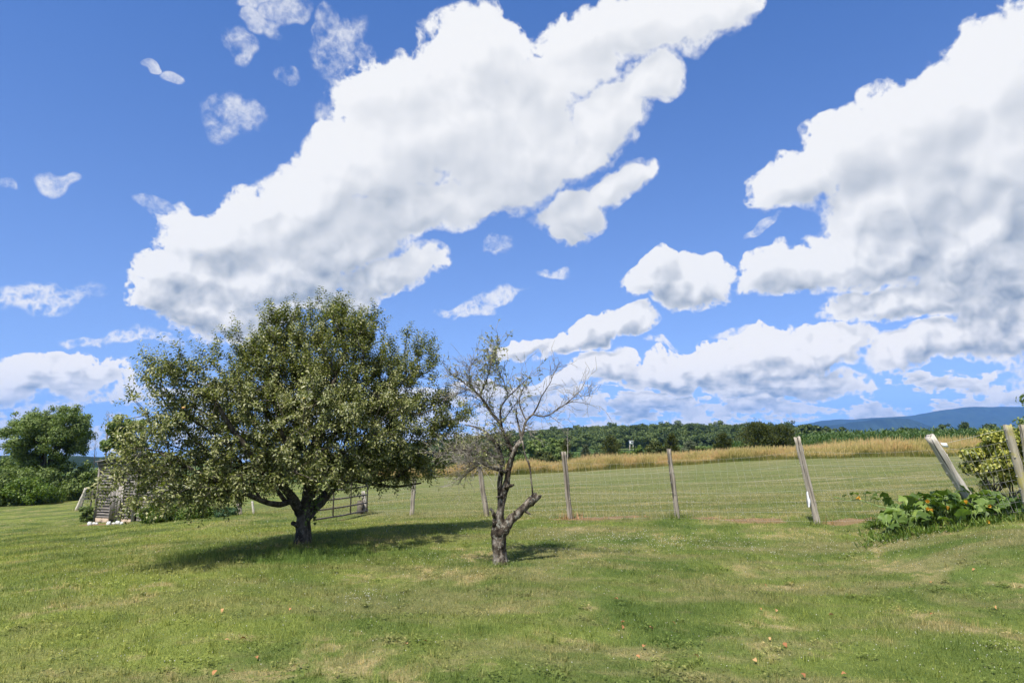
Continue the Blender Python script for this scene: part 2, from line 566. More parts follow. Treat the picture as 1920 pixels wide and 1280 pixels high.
def bark_mat(name, c1, c2, c3, scale=18, lich=.0):
    m, w, out = new_mat(name)
    p = pos(w)
    st = w.v('MULTIPLY', p, (1, 1, .35))
    n = w.noise(st, scale, 5, .65)
    n2 = w.noise(p, 7.0, 3, .6)
    c = ramp(w, w.m('MULTIPLY_ADD', w.m('SUBTRACT', n2, .5), .8, n), [(.32, c1), (.5, c2), (.72, c3)])
    if lich:
        l = w.rng(w.noise(p, 26, 3, .6), .56, .66, 0, lich)
        c = w.mix(l, c, (.42, .43, .36))
    hgt = w.m('ADD', n, w.m('MULTIPLY', w.noise(st, scale * 3, 3, .6), .4))
    w.t.links.new(bsdf(w, c, .9, .15, bump(w, hgt, .9, .02)), out.inputs[0])
    return m

def wood_mat(name, light, mid, dark, axis=2, grain=60, warm=None):
    """weathered timber: long grain, cracks and stains; every piece takes its own shade"""
    m, w, out = new_mat(name)
    oi = w.n('ShaderNodeObjectInfo').outputs['Random']
    p = w.v('ADD', objco(w), w.comb(w.m('MULTIPLY', oi, 37.0), w.m('MULTIPLY', oi, 91.0), w.m('MULTIPLY', oi, 13.0)))
    sc = [1, 1, 1]; sc[axis] = .05
    g = w.noise(w.v('MULTIPLY', p, tuple(sc)), grain, 4, .65)
    sc[axis] = .02
    cr = w.noise(w.v('MULTIPLY', p, tuple(sc)), grain * .6, 3, .7)
    st = w.noise(p, 3.0, 4, .6)
    f = w.m('ADD', w.m('MULTIPLY', g, .75), w.m('MULTIPLY', st, .35))
    f = w.m('ADD', f, w.m('MULTIPLY', w.m('SUBTRACT', oi, .5), .22))
    c = ramp(w, f, [(.34, dark), (.52, mid), (.74, light)])
    crack = w.rng(cr, .38, .46, 1, 0)
    c = w.mix(w.m('MULTIPLY', crack, .8), c, (.03, .027, .024))
    if warm:
        c = w.mix(w.rng(w.noise(p, 5.0, 3, .6), .52, .68, 0, .75), c, warm)
    h = w.m('SUBTRACT', g, w.m('MULTIPLY', crack, 2.0))
    w.t.links.new(bsdf(w, c, .92, .12, bump(w, h, .7, .006)), out.inputs[0])
    return m

def plain_mat(name, col, rough=.6, spec=.3, var=.25, scale=12):
    m, w, out = new_mat(name)
    n = w.noise(objco(w), scale, 4, .6)
    c = w.mix(w.rng(n, .3, .7), tuple(x * (1 - var) for x in col), tuple(min(x * (1 + var), .9) for x in col))
    w.t.links.new(bsdf(w, c, rough, spec), out.inputs[0])
    return m
# ------------------------------------------------------------------ terrain
CTRL = [  # points of the ground: photograph x, y and distance ahead
 (937,1056,9.05),(568,1017,10.9),(310,1060,9.0),(0,1075,9.4),(150,1010,17.0),(178,980,28.0),(330,978,26.0),(145,957,38.0),(0,950,45.0),
 (440,968,22.0),(690,962,20.5),(770,966,19.5),(913,968,16.5),(1069,971,13.9),(1270,973,13.1),(1532,981,12.0),(1825,968,11.2),
 (1260,873,50.0),(1480,861,44.0),(1820,855,40.0),(1000,888,54.0),(840,894,56.0),(1400,930,22.0),(1000,930,24.0),(1900,1010,8.9)]
pts = [tuple(P(*c)) for c in CTRL]
pts += [(x, y, 0.0) for x, y in ((-8, 0), (0, -4), (8, 0), (-4, 4.9), (0, 4.9), (4, 4.9), (0, 7), (6, 7), (2.5, 10), (5, 10))]
pts += [(-6, 6, -.02), (20, 20, .4), (35, 20, .8), (30, 60, .2), (20, 75, -.9), (60, 78, .0), (0, 80, -2.6), (-25, 60, -3.0), (-45, 45, -3.6), (-60, 90, -6),
        (0, 150, -4.2), (60, 150, -2.4), (110, 150, -1.2), (-70, 150, -9), (0, 230, -5.5), (90, 235, -4.2), (180, 230, -2.5), (-100, 230, -12),
        (30, 330, 1.0), (110, 330, 1.0), (210, 330, -1.0), (-60, 330, -8), (-150, 330, -15), (-40, 20, -3.0), (-60, 5, -3.5), (50, 0, .8), (70, 30, 1.2)]
pts = np.array(pts)
def tps(r2):
    return np.where(r2 > 1e-12, r2 * np.log(r2 + 1e-12), 0.0)
_n = len(pts)
_K = tps(((pts[:, None, :2] - pts[None, :, :2]) ** 2).sum(-1)) + np.eye(_n) * .5
_Pm = np.concatenate([np.ones((_n, 1)), pts[:, :2]], axis=1)
_M = np.block([[_K, _Pm], [_Pm.T, np.zeros((3, 3))]])
_W = np.linalg.solve(_M, np.concatenate([pts[:, 2], np.zeros(3)]))
def gz(x, y):
    x = np.asarray(x, float); y = np.asarray(y, float)
    sh = np.broadcast(x, y).shape
    x, y = np.broadcast_to(x, sh).ravel(), np.broadcast_to(y, sh).ravel()
    xc, yc = np.clip(x, -160, 230), np.clip(y, -12, 340)
    z = np.empty(len(x))
    for s in range(0, len(x), 60000):
        e = slice(s, s + 60000)
        r2 = (xc[e, None] - pts[None, :, 0]) ** 2 + (yc[e, None] - pts[None, :, 1]) ** 2
        z[e] = tps(r2) @ _W[:_n] + _W[_n] + xc[e] * _W[_n + 1] + yc[e] * _W[_n + 2]
    out = np.hypot(x - xc, y - yc)
    f = np.clip(out / 500, 0, 1); f = f * f * (3 - 2 * f)
    z = z * (1 - f) + (-16.0 - 28.0 * np.clip(-x / 260.0, 0, 1) - .036 * np.maximum(out - 250, 0)) * f
    z = z + .02 * np.sin(x * 1.1 + .7) * np.sin(y * .9) + .012 * np.sin(x * 2.7 + y * 1.9)
    return z.reshape(sh) if sh else float(z[0])
def on_ground(px, Y, sink=0.0):
    """the point of the ground seen at photograph column px, Y metres ahead"""
    py = 900.0
    for _ in range(4):
        p = P(px, py, Y)
        z = gz(p.x, Y)
        # row at which that height is seen
        t = (z - CAM_Z) / Y
        v = (t * CT - ST) / (CT + t * ST)
        py = 640 - 1280 * v
    return Vector((p.x, Y, float(z) - sink))

# ---- shared lawn colours: a function of place only
DIRT = [on_ground(1130, 13.7), on_ground(1328, 13.0), on_ground(1410, 12.6), on_ground(1590, 12.0), on_ground(1075, 13.8), on_ground(1900, 12.5), on_ground(200, 27.2)]
DIRT_R = [(.9, .26), (.28, .28), (.62, .36), (.55, .28), (.5, .2), (.9, .6), (.9, .45)]
def lawn_group():
    g = bpy.data.node_groups.new('lawn_colour', 'ShaderNodeTree')
    g.interface.new_socket('Vector', in_out='INPUT', socket_type='NodeSocketVector')
    g.interface.new_socket('Color', in_out='OUTPUT', socket_type='NodeSocketColor')
    w = NT(g)
    gi = w.n('NodeGroupInput'); go = w.n('NodeGroupOutput')
    p = gi.outputs[0]
    x, y, z = w.xyz(p)
    flat = w.comb(x, y, 0.0)
    drift = w.v('ADD', flat, w.v('SCALE', w.noise(flat, .8, 2, .5, color=True), scale=.9))
    n1 = w.noise(drift, .42, 3, .55)
    n2 = w.noise(drift, 1.15, 4, .6)
    n3 = w.noise(drift, 4.2, 4, .65)
    sw = w.noise(w.v('MULTIPLY', drift, (.5, 1.5, 1)), .9, 3, .6)
    dark, mid, bright = (.086, .128, .028), (.150, .188, .048), (.225, .255, .058)
    olive, straw, field = (.218, .200, .088), (.36, .29, .145), (.158, .170, .070)
    c = w.mix(w.rng(n2, .34, .66), dark, mid)
    west = w.rng(x, -6, 2.5, 1, 0)
    c = w.mix(w.m('MULTIPLY', w.rng(n1, .40, .62), w.m('MULTIPLY_ADD', west, .55, .35)), c, bright)
    c = w.mix(w.m('MULTIPLY', w.rng(sw, .44, .62), w.m('MULTIPLY_ADD', west, -.5, .85)), c, olive)
    c = w.mix(w.m('MULTIPLY', w.rng(n3, .55, .72), .55), c, olive)
    c = w.mix(w.m('MULTIPLY', w.rng(n3, .30, .45, 1, 0), .35), c, dark)
    c = w.mix(w.m('MULTIPLY', w.m('MULTIPLY', w.rng(n2, .53, .66), w.rng(n3, .40, .58)), .85), c, straw)
    n5 = w.noise(drift, 2.1, 3, .6)
    c = w.mix(w.m('MULTIPLY', w.rng(n5, .54, .66), .45), c, dark)
    # mown field beyond the fence, with mower lines
    fence = w.m('SUBTRACT', y, w.m('MULTIPLY_ADD', w.m('MINIMUM', w.m('SUBTRACT', x, 1.5), 0.0), -1.0, 13.4))
    ff = w.m('MULTIPLY', w.rng(fence, -.4, 1.2), w.rng(x, -14, -4))
    lines = w.noise(w.v('MULTIPLY', w.v('ADD', flat, w.v('SCALE', w.noise(flat, .12, 2, .5, color=True), scale=3.0)), (.04, 1.0, 1)), 1.3, 4, .68)
    fc = w.mix(w.rng(lines, .38, .62), (.145, .165, .056), (.27, .245, .118))
    fc = w.mix(w.m('MULTIPLY', w.rng(n1, .45, .65), .5), fc, (.140, .180, .052))
    c = w.mix(w.m('MULTIPLY', ff, .88), c, fc)
    # rank grass out of reach of the mower round the trunk
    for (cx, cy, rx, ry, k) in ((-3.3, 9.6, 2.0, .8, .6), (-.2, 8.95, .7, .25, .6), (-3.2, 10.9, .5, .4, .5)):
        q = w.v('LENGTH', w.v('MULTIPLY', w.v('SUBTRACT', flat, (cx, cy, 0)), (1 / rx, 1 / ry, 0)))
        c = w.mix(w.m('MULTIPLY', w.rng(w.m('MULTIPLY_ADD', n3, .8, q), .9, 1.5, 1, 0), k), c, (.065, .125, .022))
    # bare red-brown earth along the fence and by the shed door
    for pt, (rx, ry) in zip(DIRT, DIRT_R):
        q = w.v('LENGTH', w.v('MULTIPLY', w.v('SUBTRACT', flat, (pt.x, pt.y, 0)), (1 / rx, 1 / ry, 0)))
        k = w.rng(w.m('ADD', q, w.m('MULTIPLY', w.m('SUBTRACT', n3, .5), 2.2)), .75, 1.15, .85, 0)
        c = w.mix(k, c, (.30, .185, .105))
    w.put(go.inputs[0], c)
    return g
LAWN = lawn_group()
def lawn_colour(w):
    nd = w.n('ShaderNodeGroup'); nd.node_tree = LAWN
    w.put(nd.inputs[0], pos(w))
    return nd.outputs[0]

def ground_mat():
    m, w, out = new_mat('mown_grass_ground')
    p = pos(w)
    x, y, z = w.xyz(p)
    c = lawn_colour(w)
    f1 = w.noise(p, 55.0, 3, .7)
    f2 = w.noise(p, 11.0, 4, .65)
    c = w.mix(w.rng(f1, .35, .65, .0, .75), c, w.mix(1.0, c, (.50, .55, .50), 'MULTIPLY'))
    c = w.mix(w.rng(f2, .58, .70, 0, .35), c, w.mix(1.0, c, (1.5, 1.4, 1.5), 'MULTIPLY'))
    # far fields: crop green and rough pasture
    far = w.rng(y, 58, 75)
    crop = w.mix(w.rng(w.noise(p, .06, 3, .5), .4, .6), (.075, .125, .035), (.115, .15, .05))
    c = w.mix(far, c, crop)
    wild = w.rng(y, 46, 52)
    tuft = w.noise(w.v('MULTIPLY', p, (1, .45, 1)), 4.5, 4, .7)
    c = w.mix(w.rng(tuft, .38, .62, 0, .55), c, w.mix(1.0, c, (.62, .68, .58), 'MULTIPLY'))
    hgt = w.m('ADD', w.m('MULTIPLY', f1, .5), w.m('ADD', f2, tuft))
    w.t.links.new(bsdf(w, c, .95, .1, bump(w, hgt, .8, .035)), out.inputs[0])
    return m
M_GROUND = ground_mat()

def axis_coords(fine0, fine1, step, far, k):
    a = list(np.arange(fine0, fine1 + 1e-6, step))
    s, v = step, fine1
    while v < far:
        s *= k; v += s; a.append(v)
    s, v = step, fine0
    while v > -far:
        s *= k; v -= s; a.insert(0, v)
    return np.array(a)
gx = axis_coords(-14, 14, .35, 6000, 1.13)
gy = axis_coords(-2, 26, .35, 6200, 1.12)
gy = gy[gy > -60]
GX, GY = np.meshgrid(gx, gy)
GZ = gz(GX, GY)
mb = MB()
nx, ny = len(gx), len(gy)
i = np.arange(ny - 1)[:, None] * nx + np.arange(nx - 1)[None]
mb.add(np.stack([GX, GY, GZ], -1).reshape(-1, 3), None, np.stack([i, i + 1, i + nx + 1, i + nx], -1).reshape(-1, 4))
ground = mb.build('ground', M_GROUND, smooth=True)
tag(ground, 'mown lawn and hay field of patchy green and dry grass', 'ground', kind='structure')

# ---- mountains, far to the right
def ridge(name, label, prof, Y, back, seed, mat, low=-190):
    """a mountain range: crest line from photograph columns and rows, at its real distance"""
    rg = rs(seed)
    cols = spline([(a, b) for a, b in prof], 120)
    cols[:, 1] += np.interp(np.linspace(0, 40, 120), np.arange(41), rg.normal(0, .5, 41))
    mb = MB(); rows = []
    for f, dz in ((-1.0, 0.0), (-.55, .35), (-.28, .72), (0, 1.0), (.4, .7), (1.0, 0.0)):
        r = []
        for k, (px, py) in enumerate(cols):
            c = P(px, py, Y)
            spur = .18 * math.sin(k * .55 + seed) + .12 * math.sin(k * 1.27 + 2 * seed)
            h = (c.z - low) * (dz + (spur * (1 - dz) * dz * 1.6))
            r.append((c.x, Y + f * back, h + low))
        rows.append(r)
    V = np.array(rows).reshape(-1, 3)
    n = len(cols); i = np.arange(len(rows) - 1)[:, None] * n + np.arange(n - 1)[None]
    mb.add(V, None, np.stack([i, i + 1, i + n + 1, i + n], -1).reshape(-1, 4))
    o = mb.build(name, mat, smooth=True)
    return tag(o, label, 'mountain', kind='structure')
def mountain_mat():
    m, w, out = new_mat('forested_mountain')
    n = w.noise(pos(w), .012, 5, .65)
    w.t.links.new(bsdf(w, w.mix(w.rng(n, .35, .65), (.012, .022, .014), (.026, .044, .022)), .95, .05), out.inputs[0])
    return m
M_MOUNT = mountain_mat()
ridge('mountain', 'long blue mountain range on the far right horizon', [(1400,812),(1500,796),(1560,787),(1640,783),(1700,780),(1740,773),(1800,764),(1850,762),(1915,762),(2000,756),(2150,764),(2300,770)], 5200, 1100, 3, M_MOUNT)
ridge('mountain', 'low dark blue foothill in front of the mountain range', [(1440,815),(1520,800),(1580,794),(1640,786),(1690,784),(1715,788),(1745,799),(1800,810),(1900,818)], 3600, 500, 5, M_MOUNT)
ridge('hill', 'dark wooded ridge low on the horizon behind the shed', [(-1500,880),(-900,866),(-300,862),(-100,858),(60,852),(160,855),(300,858),(450,868),(600,878),(760,890)], 520, 120, 9, M_MOUNT, -45)
# ------------------------------------------------------------------ materials of the plants
M_APPLE_LEAF = leaf_mat('apple_leaves', [(0, (.050, .066, .012)), (.35, (.118, .138, .030)), (.7, (.215, .228, .072)), (1, (.36, .35, .17))], .42, .5, .28)  # palest stop paints gloss highlights and pale undersides into the leaf colour
M_APPLE_BARK = bark_mat('apple_bark', (.030, .026, .021), (.070, .060, .047), (.16, .14, .115), 16, .25)
M_DEAD_BARK = bark_mat('dead_apple_bark', (.018, .013, .010), (.062, .049, .036), (.27, .235, .195), 20, .35)
M_TWIG = bark_mat('grey_twigs', (.13, .11, .09), (.27, .24, .20), (.44, .41, .36), 40, .3)
M_BARK = bark_mat('grey_bark', (.05, .042, .033), (.10, .085, .066), (.17, .15, .12), 9, .1)
M_BROAD = leaf_mat('broadleaf_foliage', [(0, (.055, .088, .022)), (.4, (.122, .175, .045)), (.75, (.185, .245, .068)), (1, (.25, .31, .10))], .55, .3, .3, .35, .3)
M_WOODS = leaf_mat('woodland_foliage', [(0, (.028, .048, .014)), (.4, (.058, .088, .023)), (.75, (.098, .135, .036)), (1, (.15, .185, .055))], .6, .25, .2, .045, .45)
M_CEDAR = leaf_mat('cedar_foliage', [(0, (.026, .038, .010)), (.45, (.055, .072, .016)), (.8, (.090, .105, .026)), (1, (.13, .135, .04))], .65, .2, .15, .4, .3)
M_GREYCEDAR = leaf_mat('grey_cedar_foliage', [(0, (.035, .050, .026)), (.45, (.075, .098, .05)), (1, (.15, .17, .10))], .65, .2, .15, .4, .3)
M_YEWY = leaf_mat('yellow_green_foliage', [(0, (.06, .085, .012)), (.4, (.17, .20, .026)), (.7, (.34, .34, .055)), (1, (.50, .47, .12))], .45, .45, .3, 3.0, .45)
M_BERRY = leaf_mat('berry_leaves', [(0, (.045, .085, .012)), (.45, (.095, .16, .020)), (1, (.17, .23, .035))], .5, .35, .3, 1.0, .3)
M_BLUEGREEN = leaf_mat('bluegreen_leaves', [(0, (.020, .055, .022)), (.5, (.05, .105, .042)), (1, (.09, .155, .065))], .5, .35, .3, 1.0, .3)

# ------------------------------------------------------------------ the apple tree
def lobe(px, py, Y, rx, ry, ryd, share=None):
    c = P(px, py, Y); s = Y / 1280 / ray(px, py).y
    l = [c.x, c.y, c.z, rx * s, ryd, ry * s]
    if share: l.append(share)
    return l
def limb(mb, rows, sides=9, lump=.1, seed=0, n=None, cap=True, jag=0.0):
    """rows of photograph x, y, distance, radius"""
    q = np.array([list(P(a, b, c)) + [r] for a, b, c, r in rows])
    s = spline(q, n or max(6, len(rows) * 4))
    tube(mb, s[:, :3], np.maximum(s[:, 3], .002), sides, lump, seed, cap, jag=jag)
    return s

def apple_tree():
    rg = rs(11)
    Y = 10.9
    base = on_ground(568, Y)
    root = empty('apple_tree', base, 'wide spreading apple tree in leaf with its shadow on the lawn', 'tree')
    tk = MB()
    bz = P(568, 1017, Y)
    L0 = limb(tk, [(567,1026,Y,.17),(568,1014,Y,.13),(569,996,Y,.112),(569,975,Y,.108),(572,955,Y,.115),(577,938,Y,.105),(582,905,Y-.1,.095),(588,860,Y-.15,.09),(600,800,Y,.07),(622,730,Y+.1,.045),(645,660,Y+.2,.022)], 14, .13, 2, 40)
    L1 = limb(tk, [(574,968,Y,.09),(590,950,Y+.15,.09),(608,932,Y+.35,.085),(628,908,Y+.6,.075),(660,870,Y+.9,.065),(710,820,Y+1.2,.045),(760,760,Y+1.4,.02)], 11, .13, 3, 26)
    L2 = limb(tk, [(566,965,Y,.085),(555,945,Y-.15,.08),(544,927,Y-.35,.07),(520,900,Y-.7,.06),(470,850,Y-1.2,.045),(420,780,Y-1.4,.03),(390,720,Y-1.4,.016)], 10, .12, 4, 24)
    L3 = limb(tk, [(546,938,Y-.3,.05),(525,945,Y-.6,.045),(495,940,Y-1.0,.04),(440,915,Y-1.6,.035),(370,885,Y-2.0,.026),(300,850,Y-2.2,.014)], 8, .12, 5, 22)
    L4 = limb(tk, [(640,895,Y+.7,.04),(690,905,Y+.9,.032),(740,912,Y+1.1,.025),(790,905,Y+1.2,.014)], 7, .1, 6, 16)
    L5 = limb(tk, [(580,915,Y-.1,.05),(560,880,Y-.6,.045),(540,840,Y-1.1,.035),(520,790,Y-1.4,.02)], 7, .1, 8, 16)
    L6 = limb(tk, [(585,880,Y+.1,.05),(610,840,Y+.7,.042),(640,790,Y+1.2,.03),(680,730,Y+1.4,.016)], 7, .1, 9, 16)
    limb(tk, [(561,988,Y-.02,.042),(555,983,Y-.12,.036),(549,980,Y-.2,.036)], 8, .1, 10, 6)
    put_under(tk.build('trunk', M_APPLE_BARK, smooth=True), root)
    lobes = [lobe(605,700,11.1,150,118,1.5), lobe(560,795,10.6,225,115,1.8), lobe(735,780,11.9,100,120,1.25), lobe(318,800,9.0,78,95,1.05),
             lobe(325,893,8.9,100,52,1.05), lobe(510,888,10.0,170,56,1.6), lobe(395,918,9.3,95,36,.9), lobe(740,872,11.9,100,44,1.1), lobe(640,880,11.3,90,45,1.0), lobe(465,705,10.3,84,78,1.1), lobe(530,650,10.7,68,58,.9),
             lobe(668,612,11.2,44,52,.7), lobe(600,610,11.1,50,50,.8), lobe(785,675,12.0,40,52,.7), lobe(840,800,12.2,45,62,.6,.30), lobe(255,900,8.6,40,35,.6),
             lobe(330,715,9.0,38,40,.6,.18)]
    T, _, rr = in_lobes(lobes, 2300, rg, .40)
    T = T[T[:, 2] > gz(T[:, 0], T[:, 1]) + .58]
    T = T[T[:, 2] > .58 + .48 * np.exp(-(((T[:, 0] + 3.1) / .75) ** 2))]
    seeds = []
    for L in (L0[8:], L1[2:], L2[2:], L3[2:], L4[1:], L5[1:], L6[1:]):
        for k, s in enumerate(L[:, :3]):
            seeds.append((s, len(seeds) - 1 if k else -1))
    N, par, tips = grow(seeds, T, .42, .26, rg, .13)
    br = MB()
    branch_mesh(br, N, par, len(seeds), .0042, 2.2, .035, 4)
    # leafy shoots on every twig; near the outside they stand up like young canes
    lf = MB(); sh_a, sh_b = [], []
    C, D, Nn, Ls = [], [], [], []
    ctr = np.array([-3.0, 10.6, 1.9])
    idx = np.concatenate([tips, tips, rg.choice(len(N) - len(seeds), 1100) + len(seeds)])
    out = unit((N[idx] - ctr) / np.array([3, 3, 1.8]))
    hi = np.clip((N[idx][:, 2] - 1.6) / 1.6, 0, 1)
    dirs = unit(out * .8 + rg.normal(0, .6, (len(idx), 3)) + np.array([0, 0, 1.0]) * (.25 + .9 * hi[:, None]))
    ln = .16 + .16 * rg.random(len(idx)) + .14 * hi * rg.random(len(idx))
    edge = (rg.random(len(idx)) < .10) & (hi > .45)
    ln = np.where(edge, .30 + .25 * rg.random(len(idx)), ln)
    dirs = np.where(edge[:, None], unit(dirs * .35 + np.array([0, 0, 1.0]) + out * .25), dirs)
    nleaf = (ln / np.where(edge, .02, .0125)).astype(int)
    for k in range(len(idx)):
        m = nleaf[k]
        a = N[idx[k]]
        f = (np.arange(m) + .3) / m
        bend = np.array([0, 0, -.05]) * (f ** 2)[:, None]
        pp = a + dirs[k] * ln[k] * f[:, None] + bend
        sh_a.append(a); sh_b.append(pp[-1])
        az = np.arange(m) * 2.4 + rg.random() * 6.28
        n1 = unit(np.cross(dirs[k], [0.31, .2, .93])); n2 = np.cross(dirs[k], n1)
        side = n1 * np.cos(az)[:, None] + n2 * np.sin(az)[:, None]
        dd = unit(side + dirs[k] * .55 + np.array([0, 0, -.25]) + rg.normal(0, .25, (m, 3)))
        C.append(pp + side * .012); D.append(dd)
        Nn.append(unit(rg.normal(0, .45, (m, 3)) + np.array([-.12, -.25, .9]) + dirs[k] * .4))
        Ls.append((.048 + .03 * rg.random(m)) * (1 - .35 * f))
    segs(br, sh_a, sh_b, .0028, .0012, 3, .6)
    put_under(br.build('branches', M_APPLE_BARK), root)
    C, D, Nn, Ls = np.concatenate(C), np.concatenate(D), np.concatenate(Nn), np.concatenate(Ls)
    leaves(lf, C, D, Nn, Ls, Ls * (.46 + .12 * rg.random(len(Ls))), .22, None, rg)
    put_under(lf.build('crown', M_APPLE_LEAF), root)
    # small unripe apples, too many and too small to pick apart
    ap = MB()
    ks = rg.choice(len(tips), 150, replace=False)
    for k in ks:
        c = N[tips[k]] + rg.normal(0, .05, 3) + np.array([0, -.05, -.03])
        r = .017 + .010 * rg.random()
        V = []
        for la in (.95, .45, -.1, -.6, -.97):
            q = math.sqrt(max(0, 1 - la * la))
            for a in range(7):
                V.append((c[0] + r * q * math.cos(a * .898), c[1] + r * q * math.sin(a * .898), c[2] + r * la * .9 - (.25 * r if abs(la) > .94 else 0) * la))
        Q = [(l * 7 + a, l * 7 + (a + 1) % 7, (l + 1) * 7 + (a + 1) % 7, (l + 1) * 7 + a) for l in range(4) for a in range(7)]
        ap.add(V, None, Q, rg.random())
    m, w, o_ = new_mat('apple_skin')
    w.t.links.new(bsdf(w, ramp(w, attr(w), [(0, (.30, .36, .07)), (.6, (.42, .42, .10)), (.85, (.50, .36, .10)), (1, (.50, .20, .09))]), .35, .5), o_.inputs[0])
    o = put_under(ap.build('apples', m, smooth=True), root)
    o['kind'] = 'stuff'
    # ivy climbing the trunk
    iv = MB()
    k = 260
    a = rg.random(k) * 6.28; h = rg.random(k) ** .8
    cc = np.stack([bz.x + .17 * np.cos(a) + .10 * h, Y + .15 * np.sin(a) - .1, bz.z + .28 + .62 * h], 1) + rg.normal(0, .02, (k, 3))
    keep = (np.cos(a) > .15)
    cc = cc[keep]
    leaves(iv, cc, rg.normal(0, .5, cc.shape) + np.array([.4, -.6, -.4]), rg.normal(0, .4, cc.shape) + np.array([.2, -.8, .5]), .05, .045, .1, None, rg)
    put_under(iv.build('ivy', M_BROAD), root)
    return root
apple_tree()

